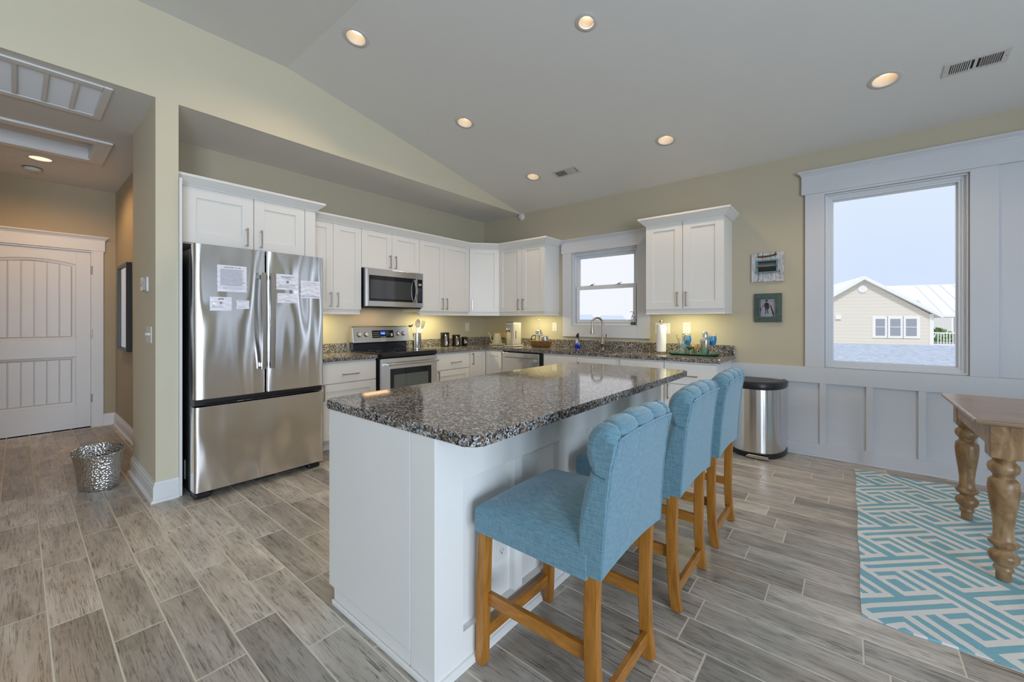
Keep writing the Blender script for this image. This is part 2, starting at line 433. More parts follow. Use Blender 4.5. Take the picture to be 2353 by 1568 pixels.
at = fl.data.attributes.new('rnd', 'FLOAT', 'FACE'); vals = [0.0]*n0
for t in tiles: vals += [random.random()]*5
at.data.foreach_set('value', vals)

def wall_open(name, M, a0, a1, th, z0, ztop, holes, mat=PAINT):
    # vertical slab in frame M (a, out) between out = -th .. 0, with rectangular openings (a0, a1, z0, z1)
    mb = MB(M); xs = sorted({a0, a1, *[h[0] for h in holes], *[h[1] for h in holes]})
    for x0, x1 in zip(xs, xs[1:]):
        hs = sorted([h for h in holes if h[0] <= x0+1e-6 and h[1] >= x1-1e-6], key=lambda h: h[2]); z = z0
        for h in hs:
            if h[2] > z+1e-6: mb.box(x0, x1, -th, 0, z, h[2])
            z = h[3]
        mb.box(x0, x1, -th, 0, z, ztop)
    return struct(mb.build(name, mat))
WIN1 = (-2.885, -1.971, 1.212, 2.184); WIN2 = (-.167, .733, .845, 2.445); WIN3 = (1.50, 2.40, .845, 2.445)
wall_open('wall_back', FB(YW), -4.65, 4.2, .14, -.05, 3.0, [WIN1, WIN2, WIN3], PAINT_BACK_SHADED)
wall_open('wall_right', FR((4.2, 0, 0), (0, 1, 0), (-1, 0, 0)), -4.6, 4.92, .14, -.05, 3.7, [(a, b, .05, 2.45) for a, b in RIGHT_WINDOWS])
wall_open('wall_front', FR((0, -4.5, 0), (1, 0, 0), (0, 1, 0)), -3.9, 4.34, .14, -.05, 3.7, [(a, b, .8, 2.4) for a, b in FRONT_WINDOWS], simple('unseen_wall_darkened', (.16, .14, .11), .8))  # unseen front wall, its dark colour added to cut bounce light
struct(MB().box(-4.65, XL, .7455, 4.9, -.05, ZS+.02).build('wall_left', PAINT_BACK_SHADED))
struct(MB().box(-4.64, XP, .617, .745, 0, ZS).build('wall_pillar', PAINT))
struct(MB().box(XP-.012, XP, -.76, YW+.01, ZS, 3.55).build('wall_header', PAINT))
struct(MB().box(XP-.12, XP, -4.6, -.76, -.05, 3.55).build('wall_left_front', PAINT))
struct(MB().box(-7.14, -4.64, .772, .9, -.05, ZS+.02).build('wall_hall_right', PAINT_HALL_SHADED))
struct(MB().box(-7.14, XP-.12, -.9, -.76, -.05, ZS+.02).build('wall_hall_left', PAINT_HALL_SHADED))
wall_open('wall_hall_end', FL(-7.0), -.9, .9, .14, -.05, ZS+.02, [(-.34, .572, 0, 2.10)], PAINT_HALL_SHADED)
# ceiling: low flat part over kitchen run and hall, sloped and flat high part over the room
mb = MB()
mb.box(-7.14, XP-.0125, -.9, YW+.14, ZS, ZS+.16)
zb = zc(1.49); zl = zc(4.92)
mb.prism([(-4.6, 3.475), (1.49, 3.475), (4.92, zl), (4.92, zl+.18), (1.49, 3.655), (-4.6, 3.655)], XP-.006, 4.34, 'x')
ceil = struct(mb.build('ceiling', CEIL, origin=(0, 0, 0)))
LIGHTS = [(-2.908, 1.648, .080), (-1.368, 2.448, .060), (-2.918, 2.806, .080), (-1.355, 3.968, .080), (-2.938, 3.962, .080), (.202, 3.976, .080)]
tilt = math.atan(K)
for (x, y, r) in LIGHTS:
    cm = MB(Matrix.Translation((x, y, zc(y))) @ Matrix.Rotation(-tilt, 4, 'X'))
    cut(ceil, cm.lathe([(r, -.06), (r, .13)], n=40))
HL = (-6.051, .141)
cut(ceil, MB(Matrix.Translation((*HL, ZS))).lathe([(.078, -.06), (.078, .06)], n=40))
cut(ceil, MB().box(-4.44, -3.90, -.72, .365, ZS-.05, ZS+.05))                 # return air opening
cut(ceil, MB().box(-5.68, -5.13, -.70, .445, ZS-.05, ZS+.11))                 # attic hatch recess

# recessed lights
BAFFLE = simple('white_baffle', (.74, .66, .56), .5)
LENS = emis('warm_lens', (1.0, .84, .62), 2.6); LENSH = emis('warm_hall_lens', (1.0, .70, .34), 1.9)
TRIMR = simple('white_light_trim', (.62, .60, .58), .45)
names = ['nearest the beam and fridge', 'over the island, smallest of the six', 'midway along the beam',
         'right of the small ceiling vent', 'left of the small ceiling vent', 'beside the long ceiling vent']
for (x, y, r), nm in zip(LIGHTS, names):
    z = zc(y); t = thing('recessed_light', 'round recessed ceiling light '+nm, 'light', (x, y, z), 'recessed lights in the sloped ceiling')
    M = Matrix.Translation((x, y, z)) @ Matrix.Rotation(-tilt, 4, 'X')
    MB(M).lathe([(r-.012, .004), (r-.010, -.004), (r+.014, -.004), (r+.020, .001), (r-.012, .004)], n=48, caps=False).build('trim_ring', TRIMR, t)
    MB(M).lathe([(r-.011, .002), (r*.70, .072), (r*.68, .076), (r*.715, .076), (r-.006, .0025), (r-.011, .002)], n=48, caps=False).build('baffle', BAFFLE, t)
    MB(M).lathe([(r*.71, .074), (r*.71, .080)], n=40).build('lens', LENS, t)
    MB(M).lathe([(r*.9, .081), (r*.9, .125)], n=24).build('housing', DSTEEL, t)
    light('lamp', 'SPOT', (0, 0, -.008), (-tilt, 0, 0), 20, (1, .72, .45), .04, parent=t, angle=2.5)
t = thing('recessed_light', 'round warm glowing ceiling light in the hall, beside the smoke detector', 'light', (*HL, ZS))
MB(Matrix.Translation((*HL, ZS))).lathe([(.074, .002), (.076, -.003), (.096, -.003), (.100, .001)], n=40, caps=False).build('trim_ring', TRIMR, t)
MB(Matrix.Translation((*HL, ZS))).lathe([(.076, .004), (.076, .010)], n=40).build('lens', LENSH, t)
light('lamp', 'SPOT', (0, 0, -.012), (0, 0, 0), 38, (1, .58, .26), .06, parent=t, angle=2.9)
# smoke detector
t = thing('smoke_detector', 'round white smoke detector on the hall ceiling', 'smoke detector', (-6.477, .098, ZS))
M = Matrix.Translation((-6.477, .098, ZS))
MB(M).lathe([(.07, 0), (.07, -.010), (.060, -.014), (.058, -.03), (.045, -.038), (.0, -.040)], n=36, caps=False).build('housing', simple('detector_plastic', (.62, .60, .56), .5), t)
MB(M).lathe([(.071, .0), (.074, -.003), (.071, -.007)], n=36, caps=False).build('mounting_ring', SLOT, t)
# small sensor in the corner on the back wall
t = thing('wall_sensor', 'small round off-white sensor on the back wall where the beam ends', 'sensor', (-3.755, YW, 2.815))
MB().lathe([(.0, -.045), (.030, -.042), (.045, -.022), (.05, 0)], (-3.755, YW, 2.82), 24, 'y', caps=False).build('dome', PLATE, t)
MB().lathe([(.052, -.006), (.055, 0)], (-3.755, YW, 2.82), 24, 'y').build('base', PLATE, t)

# return air grille in the hall ceiling
t = thing('return_air_grille', 'large white return air grille with louvred panes in the hall ceiling', 'vent', (-4.17, -.16, ZS))
fm = MB(); X0, X1, G0, G1 = -4.50, -3.845, -.76, .412
for a in ((X0, X1, G1-.042, G1), (X0, X1, G0, G0+.0735), (X0, X0+.065, G0+.074, G1-.0425), (X1-.062, X1, G0+.074, G1-.0425)): fm.box(*a, ZS-.012, ZS-.0003, .003)
ys = [.3815, .2485, .1165, -.015, -.147, -.279, -.411, -.543, -.675]
for yb in ys[1:8]: fm.box(X0+.066, X1-.063, yb-.0115, yb+.0115, ZS-.009, ZS+.001, .002)
fm.build('frame', WHITE, t)
GR = simple('grille_slat_paint', (.80, .81, .83), .35)
for i in range(8):
    sm = MB(); a, b = ys[i+1]+.0115, ys[i]-.0115
    x = X0+.068
    while x < X1-.06: sm.raw([(x, a, ZS-.001), (x, b, ZS-.001), (x+.010, b, ZS+.009), (x+.010, a, ZS+.009), (x+.001, a, ZS-.001), (x+.001, b, ZS-.001), (x+.011, b, ZS+.009), (x+.011, a, ZS+.009)], [(0, 1, 2, 3), (4, 5, 6, 7), (0, 1, 5, 4), (2, 3, 7, 6)]); x += .0125
    sm.build('louvre_panel', GR, t)
MB().box(-4.435, -3.905, -.715, .36, ZS+.02, ZS+.025).build('filter', simple('filter_grey', (.35, .35, .36), .9), t)
# attic hatch
t = thing('attic_hatch', 'white framed attic hatch recessed in the hall ceiling', 'hatch', (-5.4, -.13, ZS))
fm = MB(); X0, X1, G0, G1 = -5.775, -5.035, -.76, .54
for a in ((X0, X1, G1-.098, G1), (X0, X1, G0, G0+.062), (X0, X0+.098, G0+.0622, G1-.0982), (X1-.098, X1, G0+.0622, G1-.0982)): fm.box(*a, ZS-.018, ZS-.0003, .003)
fm.build('frame', WHITE, t)
MB().box(-5.685, -5.672, -.70, .44, ZS-.004, ZS+.105).box(-5.14, -5.127, -.70, .44, ZS-.004, ZS+.105).box(-5.672, -5.14, .432, .444, ZS-.004, ZS+.105).build('well', WHITE, t)
MB().box(-5.672, -5.14, -.70, .432, ZS+.094, ZS+.104).build('panel', CEIL, t)

def ceiling_register(x0, x1, y0, y1, label, open_side):
    xc, yc = (x0+x1)/2, (y0+y1)/2; z = zc(yc)
    t = thing('ceiling_vent', label, 'vent', (xc, yc, z), 'supply vents in the sloped ceiling')
    M = Matrix.Translation((xc, yc, z)) @ Matrix.Rotation(-tilt, 4, 'X'); w, h = (x1-x0)/2, (y1-y0)/2
    fm = MB(M)
    for a in ((-w, w, h-.024, h), (-w, w, -h, -h+.024), (-w, -w+.032, -h+.0241, h-.0241), (w-.032, w, -h+.0241, h-.0241), (-.008, .008, -h+.0241, h-.0241)): fm.box(*a, -.006, -.0005, .002)
    fm.build('frame', TRIMR, t)
    MB(M).box(-w+.02, w-.02, -h+.02, h-.02, -.0012, -.0004).build('backing', SLOT, t)
    for side in (-1, 1):
        sm = MB(M); n = 9
        for k in range(n):
            x = side*(.016+(w-.055)*(k+.5)/n); d = .0035 if side == open_side else -.0075
            sm.raw([(x-.001, -h+.024, -.002), (x+.001, -h+.024, -.002), (x+d+.001, -h+.024, -.010), (x+d-.001, -h+.024, -.010),
                    (x-.001, h-.024, -.002), (x+.001, h-.024, -.002), (x+d+.001, h-.024, -.010), (x+d-.001, h-.024, -.010)],
                   [(0, 1, 2, 3), (4, 5, 6, 7), (0, 1, 5, 4), (1, 2, 6, 5), (2, 3, 7, 6), (3, 0, 4, 7)])
        sm.build('slats', TRIMR, t)
    for sx in (-1, 1): MB(M).lathe([(0, -.0085), (.004, -.008), (.005, -.006)], (sx*(w-.014), 0, 0), 12, caps=False).build('screw', NICKEL, t)
ceiling_register(.503, .803, 3.992, 4.135, 'long white louvred ceiling vent at right above the big window', 1)
ceiling_register(-2.684, -2.360, 3.974, 4.120, 'small white ceiling vent in front of the sink window', -1)

# ------------------------------------------------------------------ windows
def frame_rect(mb, x0, x1, z0, z1, w, o0, o1, bev=.002):
    mb.box(x0, x0+w, o0, o1, z0, z1, bev); mb.box(x1-w, x1, o0, o1, z0, z1, bev)
    mb.box(x0+w, x1-w, o0, o1, z1-w, z1, bev); mb.box(x0+w, x1-w, o0, o1, z0, z0+w, bev)
M = FB(YW)
VINYL = simple('white_vinyl', (.66, .69, .73), .35)
# kitchen double hung window
x0, x1, z0, z1 = WIN1
w1 = struct(thing('window_1', 'white double-hung window over the kitchen sink', 'window', (-2.43, YW, z0)))
mb = MB(M); frame_rect(mb, x0, x1, z0, z1, .010, -.10, .004, .002); frame_rect(mb, x0+.008, x1-.008, z0+.008, z1-.008, .030, -.10, -.045); mb.build('window_frame', VINYL, w1)
mb = MB(M); frame_rect(mb, x0+.036, x1-.036, 1.70, z1-.036, .042, -.095, -.075); up = mb.build('upper_sash', VINYL, w1)
MB(M).box(x0+.07, x1-.07, -.087, -.083, 1.74, z1-.07).build('pane', PANE, up)
mb = MB(M); frame_rect(mb, x0+.028, x1-.028, z0+.030, 1.735, .048, -.072, -.045); lo = mb.build('lower_sash', VINYL, w1)
MB(M).box(x0+.07, x1-.07, -.060, -.056, z0+.07, 1.695).build('pane', PANE, lo)
for xk in (-2.62, -2.24):
    mb = MB(M); mb.prism([(xk-.045, 1.735), (xk+.045, 1.735), (xk+.03, 1.742), (xk-.03, 1.742)], -.068, -.050, 'y'); mb.box(xk-.016, xk+.016, -.066, -.05, 1.741, 1.752, .002)
    mb.tube([(xk, -.055, 1.752), (xk+.03, -.04, 1.757), (xk+.05, -.038, 1.755)], .004, 6); mb.build('sash_lock', NICKEL, lo)
# big picture window (and its twin outside the frame, to the right)
def picture(W, n, lab):
    x0, x1, z0, z1 = W
    w = struct(thing('window_%d' % n, lab, 'window', ((x0+x1)/2, YW, z0)))
    mb = MB(M); frame_rect(mb, x0, x1, z0, z1, .012, -.10, .006); frame_rect(mb, x0+.010, x1-.010, z0+.010, z1-.010, .026, -.10, -.022)
    frame_rect(mb, x0+.034, x1-.034, z0+.034, z1-.034, .018, -.10, -.030); frame_rect(mb, x0+.050, x1-.050, z0+.050, z1-.050, .010, -.10, -.055); mb.build('window_frame', VINYL, w)
    MB(M).box(x0+.056, x1-.056, -.075, -.071, z0+.056, z1-.056).build('pane', PANE, w)
picture(WIN2, 2, 'large white picture window'); picture(WIN3, 3, 'second picture window')
k = 4
for (a, b) in RIGHT_WINDOWS:
    Mr = FR((4.2, 0, 0), (0, 1, 0), (-1, 0, 0)); w = struct(thing('window_%d' % k, 'tall glass door', 'window', (4.2, (a+b)/2, .05))); k += 1
    mb = MB(Mr); frame_rect(mb, a, b, .05, 2.45, .07, -.10, .01); mb.box((a+b)/2-.04, (a+b)/2+.04, -.09, 0, .1, 2.40); mb.build('window_frame', VINYL, w)
for (a, b) in FRONT_WINDOWS:
    Mr = FR((0, -4.5, 0), (1, 0, 0), (0, 1, 0)); w = struct(thing('window_%d' % k, 'wide window', 'window', ((a+b)/2, -4.5, .8))); k += 1
    mb = MB(Mr); frame_rect(mb, a, b, .8, 2.4, .06, -.10, .01); mb.box((a+b)/2-.03, (a+b)/2+.03, -.09, 0, .85, 2.35); mb.build('window_frame', VINYL, w)

# ------------------------------------------------------------------ trim on the window wall
def head(mb, a0, a1, z0, z1, th=.024):               # flat head board with a small crown cap
    mb.box(a0, a1, 0, th, z0, z1-.035, .002)
    pr = [(0, z1-.042), (th+.004, z1-.042), (th+.010, z1-.030), (th+.026, z1-.014), (th+.030, z1-.010), (th+.030, z1), (0, z1)]
    vs = []
    for o, z in pr:
        vs.append((a0-(o-th if o > th else 0), o, z))
    for o, z in pr: vs.append((a1+(o-th if o > th else 0), o, z))
    n = len(pr); mb.raw(vs, [tuple(range(n)), tuple(range(n, 2*n))]+[(i, (i+1) % n, n+(i+1) % n, n+i) for i in range(n)])
mb = MB(M)                                           # casing of the kitchen window
mb.box(-3.03, WIN1[0]-.004, 0, .020, 1.06, 2.195, .002); mb.box(WIN1[1]+.004, -1.816, 0, .020, 1.06, 2.195, .002)
mb.box(WIN1[0]-.004, WIN1[1]+.004, 0, .020, 1.06, WIN1[2]-.004, .002)
head(mb, -3.050, -1.80, 2.188, 2.372)
struct(mb.build('trim_1', WHITE_SHADED))
mb = MB(M)                                           # picture window casing
for W in (WIN2, WIN3):
    mb.box(W[0]-.151, W[0]-.003, 0, .026, .84, 2.4675, .002); mb.box(W[1]+.003, W[1]+.152, 0, .026, .84, 2.4675, .002)
    mb.box(W[0]-.003, W[1]+.003, 0, .0255, .8402, W[2]-.003, .001)
    mb.box(W[0]-.003, W[1]+.003, 0, .0255, W[3]+.003, 2.4675, .001)
struct(mb.build('trim_2', WHITE_SHADED))
mb = MB(M); head(mb, -.346, 2.62, 2.468, 2.685, .030); struct(mb.build('trim_3', WHITE_SHADED))
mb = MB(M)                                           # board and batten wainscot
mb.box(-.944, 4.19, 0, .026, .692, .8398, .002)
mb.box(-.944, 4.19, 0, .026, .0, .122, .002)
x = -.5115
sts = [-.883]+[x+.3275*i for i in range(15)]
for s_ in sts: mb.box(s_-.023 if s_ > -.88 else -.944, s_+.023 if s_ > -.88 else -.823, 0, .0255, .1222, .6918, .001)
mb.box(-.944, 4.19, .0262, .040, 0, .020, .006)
struct(mb.build('trim_4', WHITE_SHADED))
mb = MB(M); mb.box(-.91, 4.19, 0, .004, .121, .693); struct(mb.build('trim_5', WHITE_SHADED))
mb = MB(M); mb.box(.885, 1.349, 0, .004, .842, 2.468); mb.box(.885, 1.349, .0, .0195, 2.4690, 2.470); struct(mb.build('trim_6', WHITE_SHADED))

# baseboards
BP = [(0, 0), (.030, 0), (.030, .008), (.022, .020), (.016, .022), (.016, .095), (.013, .100), (.013, .118), (.008, .124), (.006, .140), (0, .140)]
struct(MB().sweep(BP, [(-4.645, .64), (-4.645, .617), (XP, .617), (XP, .7455)], 1).build('baseboard_pillar', WHITE))
struct(MB().sweep(BP, [(-6.99, .772), (-4.64, .772)], 1).build('baseboard_hall_right', WHITE))
struct(MB().sweep(BP, [(-7.0, .664), (-7.0, .77)], 1).build('baseboard_hall_end', WHITE))
struct(MB().sweep(BP, [(XP-.12, -.76), (-6.99, -.76)], 1).build('baseboard_hall_left', WHITE))
struct(MB().sweep(BP, [(XP, -4.49), (XP, -.762)], 1).build('baseboard_left', WHITE))

# ------------------------------------------------------------------ hall door
M = FL(-7.0)
mb = MB(M); mb.box(.572, .664, 0, .020, 0, 2.115, .002); mb.box(-.44, -.342, 0, .020, 0, 2.115, .002); head(mb, -.455, .678, 2.113, 2.285)
mb.box(.560, .575, -.10, .012, 0, 2.11); mb.box(-.345, -.33, -.10, .012, 0, 2.11); mb.box(-.33, .56, -.10, .012, 2.095, 2.11)
struct(mb.build('trim_7', WHITE))
d = struct(thing('door_1', 'white two panel hall door', 'door', (-7.0, .115, .012)))
mb = MB(M)                                           # slab built around two plank panels, upper one arched
def arch(x, x0, x1, zs, rise): u = (x-(x0+x1)/2)/((x1-x0)/2); return zs+rise*(1-u*u)
DX0, DX1 = -.328, .558; PX0, PX1 = -.20, .436
mb.box(DX0, PX0, -.045, -.006, .012, 2.092, .002); mb.box(PX1, DX1, -.045, -.006, .012, 2.092, .002)
mb.box(PX0, PX1, -.045, -.006, .012, .288); mb.box(PX0, PX1, -.045, -.006, .855, 1.055)
NN = 16
for i in range(NN):
    a = PX0+(PX1-PX0)*i/NN; b = PX0+(PX1-PX0)*(i+1)/NN
    za, zb2 = arch(a, PX0, PX1, 1.935, .045), arch(b, PX0, PX1, 1.935, .045)
    mb.raw([(a, -.045, za), (b, -.045, zb2), (b, -.045, 2.092), (a, -.045, 2.092), (a, -.006, za), (b, -.006, zb2), (b, -.006, 2.092), (a, -.006, 2.092)],
           [(0, 1, 2, 3), (4, 5, 6, 7), (0, 1, 5, 4), (2, 3, 7, 6)])
slab = mb.build('slab', WHITE, d)
for (z0, z1, ar) in ((1.055, 1.935, .045), (.288, .855, 0)):
    mb = MB(M); fr = .034
    def loop(ins, o):
        a0, a1 = PX0+ins, PX1-ins; P = [(a0, o, z0+ins), (a1, o, z0+ins)]
        return P+[(a1-(a1-a0)*i/NN, o, arch(a1-(a1-a0)*i/NN, a0, a1, z1-ins, ar)) for i in range(NN+1)]
    R = [loop(0, -.006), loop(.006, -.014), loop(.012, -.016), loop(.026, -.020), loop(fr, -.030), loop(fr+.001, -.040)]; n = len(R[0])
    mb.raw([p for r in R for p in r], [(k*n+i, k*n+(i+1) % n, (k+1)*n+(i+1) % n, (k+1)*n+i) for k in range(5) for i in range(n)]+[tuple(range(5*n, 6*n))])
    npl = 6; w_ = (PX1-PX0-2*fr)/npl
    for i in range(npl):
        a = PX0+fr+i*w_; za = arch(a+.004, PX0, PX1, z1, ar)-fr-.004; zb3 = arch(a+w_-.004, PX0, PX1, z1, ar)-fr-.004
        mb.prism([(a+.004, z0+fr+.002), (a+w_-.004, z0+fr+.002), (a+w_-.004, zb3), (a+.004, za)], -.039, -.020, 'y', bev=.003)
    mb.build('plank_panel', WHITE, d)
for z in (1.877, 1.115, .349):
    mb = MB(M); mb.tube([(.566, .010, z-.05), (.566, .010, z+.05)], .008, 10); mb.box(.556, .576, -.004, .008, z-.045, z+.045, .001); mb.build('hinge', NICKEL, d)
mb = MB(M); mb.lathe([(.03, -.008), (.03, .004), (.012, .006), (.012, .05)], (-.245, 0, .955), 20, 'y'); mb.tube([(-.245, .05, .955), (-.19, .055, .955), (-.125, .05, .952)], .009, 8); mb.build('door_handle', NICKEL, d)
# hall mirror / frame
t = thing('wall_mirror', 'tall black framed mirror on the hall wall', 'mirror', (-6.17, .77, .94))
Mh = FR((0, .772, 0), (1, 0, 0), (0, -1, 0))
mb = MB(Mh); frame_rect(mb, -6.48, -5.86, .945, 1.895, .035, 0, .045, .002); mb.build('frame', simple('black_frame', (.008, .008, .008), .4), t)
MB(Mh).box(-6.45, -5.89, .005, .030, .975, 1.865).build('mirror_glass', simple('mirror', (.85, .86, .86), .02, 1), t)
# thermostat and switch on the pillar
Mp = FR((0, .617, 0), (1, 0, 0), (0, -1, 0))
t = thing('thermostat', 'silver rectangular thermostat on the side of the pillar', 'thermostat', (-4.05, .617, 1.50))
MB(Mp).box(-4.115, -3.995, 0, .012, 1.495, 1.602, .003).build('base', PLATE, t)
MB(Mp).box(-4.108, -4.002, .012, .030, 1.500, 1.597, .004).build('housing', HSTEEL, t)
MB(Mp).box(-4.085, -4.03, .030, .0310, 1.53, 1.58).build('screen', simple('lcd_grey', (.30, .33, .32), .2), t)
t = thing('light_switch', 'white three gang light switch on the side of the pillar', 'light switch', (-3.965, .617, 1.115))
MB(Mp).box(-4.05, -3.88, 0, .006, 1.115, 1.235, .002).build('plate', PLATE, t)
for i in range(3): MB(Mp).box(-4.012+i*.046, -4.002+i*.046, .006, .018, 1.170, 1.188, .002).build('toggle', PLATE, t)
def outlet(M, a, z, lab, w=.076, h=.122, group=None, two=True):
    p = M @ Vector((a, 0, z-h/2)); t = thing('power_outlet', lab, 'outlet', p)
    MB(M).box(a-w/2, a+w/2, 0, .006, z-h/2, z+h/2, .002).build('plate', PLATE, t)
    for dz in (-.026, .026):
        rc = MB(M).prism([(a+.017*cos(q)*(1 if abs(sin(q)) < .8 else 1), z+dz+max(-.013, min(.013, .017*sin(q)))) for q in [2*pi*i/20 for i in range(20)]], .006, .0085, 'y').build('receptacle', PLATE, t)
        s_ = MB(M); s_.box(a-.008, a-.006, .0085, .0092, z+dz-.001, z+dz+.008); s_.box(a+.006, a+.008, .0085, .0092, z+dz-.001, z+dz+.008); s_.lathe([(.003, .0085), (.003, .0092)], (a, 0, z+dz-.007), 10, 'y'); s_.build('slots', SLOT, rc)
    return t
outlet(FB(YW), -3.166, 1.187, 'white outlet on the window wall, left of the sink window')
outlet(FB(YW), -1.398, 1.190, 'white outlet on the window wall behind the wine glass', .082, .130)
outlet(FL(XL), 4.405, 1.180, 'white outlet on the left wall between the canisters and the corner')
outlet(FL(XL), 3.50, 1.175, 'white outlet on the left wall behind the utensil crock')
t = thing('light_switch', 'white three gang switch plate behind the paper towels', 'light switch', (-1.668, YW, 1.122))
MB(FB(YW)).box(-1.754, -1.582, 0, .006, 1.122, 1.246, .002).build('plate', PLATE, t)
for i in range(3): MB(FB(YW)).box(-1.719+i*.046, -1.709+i*.046, .006, .018, 1.175, 1.193, .002).build('toggle', PLATE, t)
t = thing('wall_sensor', 'small round chrome doorbell sensor high on the hall wall', 'sensor', (-5.63, .772, 2.03))
MB().lathe([(0, -.02), (.022, -.016), (.03, 0)], (-5.63, .772, 2.05), 20, 'y', caps=False).build('dome', NICKEL, t)

# ------------------------------------------------------------------ kitchen cabinets
def shaker(M, a0, a1, z0, z1, parent, name='door', st=.072, th=.020, rec=.011, flat=False, rail=None):
    mb = MB(M); g = .0015; a0 += g; a1 -= g; z0 += g; z1 -= g; rail = rail or st
    if flat: mb.box(a0, a1, .001, th, z0, z1, .0025)
    else:
        mb.box(a0, a0+st, .001, th, z0, z1, .0012, 1); mb.box(a1-st, a1, .001, th, z0, z1, .0012, 1)
        mb.box(a0+st, a1-st, .001, th-.0004, z1-rail, z1, .0010, 1); mb.box(a0+st, a1-st, .001, th-.0004, z0, z0+rail, .0010, 1)
        mb.box(a0+st-.004, a1-st+.004, .001, th-rec, z0+rail-.004, z1-rail+.004)
    return mb.build(name, CAB, parent)
def pull(M, a, z, parent, L_=.155, vert=True, off=.020):
    mb = MB(M); h = L_/2
    if vert:
        mb.box(a-.005, a+.005, off+.026, off+.035, z-h, z+h, .0015)
        for s_ in (-1, 1): mb.box(a-.006, a+.006, off-.001, off+.028, z+s_*(h-.012)-.006, z+s_*(h-.012)+.006, .001)
    else:
        mb.box(a-h, a+h, off+.026, off+.035, z-.005, z+.005, .0015)
        for s_ in (-1, 1): mb.box(a+s_*(h-.012)-.006, a+s_*(h-.012)+.006, off-.001, off+.028, z-.006, z+.006, .001)
    return mb.build('handle', NICKEL, parent)
def center(M, a, z): return M @ Vector((a, -.15, z))
CR = [(0, 0), (.010, 0), (.012, .006), (.058, .052), (.064, .056), (.066, .060), (.066, .076), (0, .076)]
def crown(z, path, side, label):
    o = MB().sweep([(a, z+b) for a, b in CR], path, side).build('crown_molding', CAB); return tag(o, label, 'molding', 'crown moldings on the wall cabinets')
def lrail(z, path, side, label):
    pr = [(-.018, z+.052), (0, z+.052), (0, z+.018), (.008, z+.006), (.008, z), (-.018, z)]
    o = MB().sweep(pr, path, side).build('light_rail', CAB); return tag(o, label, 'molding', 'light rails under the wall cabinets')
# over the fridge
M = FL(-3.92)
t = thing('wall_cabinet', 'white two door cabinet above the refrigerator', 'cabinet', (-4.2, 1.27, 1.87))
MB().box(XL+.002, -3.921, .765, 1.796, 1.872, 2.318).build('body', CAB, t)
MB().box(XL+.002, -3.925, 1.778, 1.796, .004, 1.872).build('side_panel', CAB, t)
MB().box(XL+.002, -3.742, .7465, .7635, .002, 2.318, .001).build('side_panel', CAB, t)
d = shaker(M, .797, 1.277, 1.878, 2.318, t, st=.085); pull(M, 1.222, 1.974, d)
d = shaker(M, 1.279, 1.700, 1.878, 2.318, t, st=.080); pull(M, 1.330, 1.974, d)
MB(M).box(1.703, 1.796, .0, .020, 1.872, 2.318).build('filler', CAB, t)
crown(2.311, [(-3.898, .747), (-3.898, 1.798), (XL+.003, 1.798)], 1, 'white crown molding over the fridge cabinet')
# run of wall cabinets on the left wall
ZB, ZT = 1.396, 2.312; M = FL(-4.19)
def wallcab(y0, y1, ys, z0, label, hz, fl=.0):
    t = thing('wall_cabinet', label, 'cabinet', (-4.36, (y0+y1)/2, z0))
    MB().box(XL+.002, -4.191, y0, y1, z0, ZT).build('body', CAB, t)
    d = shaker(M, y0+fl, ys, z0, ZT, t); pull(M, ys-.035, hz, d)
    d = shaker(M, ys, y1, z0, ZT, t); pull(M, ys+.040, hz, d)
    return t
wallcab(1.799, 2.428, 2.108, ZB, 'tall white two door wall cabinet between the fridge and the microwave', 1.497, 0)
wallcab(2.430, 3.224, 2.823, 1.870, 'short white two door wall cabinet above the microwave', 1.965)
wallcab(3.226, 4.098, 3.625, ZB, 'tall white two door wall cabinet right of the microwave', 1.497)
t = thing('wall_cabinet', 'white single door diagonal corner wall cabinet', 'cabinet', (-4.3, 4.55, ZB))
MB().prism([(XL+.002, 4.100), (-4.191, 4.100), (-3.892, 4.441), (-3.892, YW-.002), (XL+.002, YW-.002)], ZB, ZT).build('body', CAB, t)
u = Vector((.28, .32, 0)).normalized(); Md = FR((-4.19+.002, 4.103, 0), u, (u.y, -u.x, 0)); ld = (Vector((-3.892, 4.441, 0))-Vector((-4.188, 4.103, 0))).length
d = shaker(Md, .012, ld-.010, ZB, ZT, t); pull(Md, .05, 1.497, d)
M = FB(4.44)
t = thing('wall_cabinet', 'white two door wall cabinet left of the sink window', 'cabinet', (-3.5, 4.6, ZB))
MB().box(-3.890, -3.092, 4.441, YW-.002, ZB, ZT).build('body', CAB, t)
d = shaker(M, -3.886, -3.479, ZB, ZT, t); pull(M, -3.520, 1.497, d)
d = shaker(M, -3.477, -3.092, ZB, ZT, t); pull(M, -3.438, 1.497, d)
crown(2.300, [(-4.168, 1.800), (-4.168, 4.093), (-3.880, 4.421), (-3.088, 4.421), (-3.088, YW-.002)], 1, 'long white crown molding over the corner run of wall cabinets')
lrail(1.345, [(-4.190, 1.800), (-4.190, 2.420)], 1, 'short white light rail between fridge and microwave')
lrail(1.345, [(-4.190, 3.236), (-4.190, 4.100), (-3.892, 4.436), (-3.098, 4.436), (-3.098, YW-.002)], 1, 'long white light rail under the corner wall cabinets')
t = thing('wall_cabinet', 'white two door wall cabinet right of the sink window', 'cabinet', (-1.33, 4.6, ZB))
MB().box(-1.728, -.942, 4.441, YW-.002, ZB, ZT+.012).build('body', CAB, t)
d = shaker(M, -1.728, -1.338, ZB, ZT+.012, t, st=.080); pull(M, -1.384, 1.502, d)
d = shaker(M, -1.336, -.944, ZB, ZT+.012, t, st=.080); pull(M, -1.297, 1.502, d)
crown(2.318, [(-1.730, YW-.002), (-1.730, 4.421), (-.940, 4.421), (-.940, YW-.002)], 1, 'white crown molding over the cabinet right of the window')
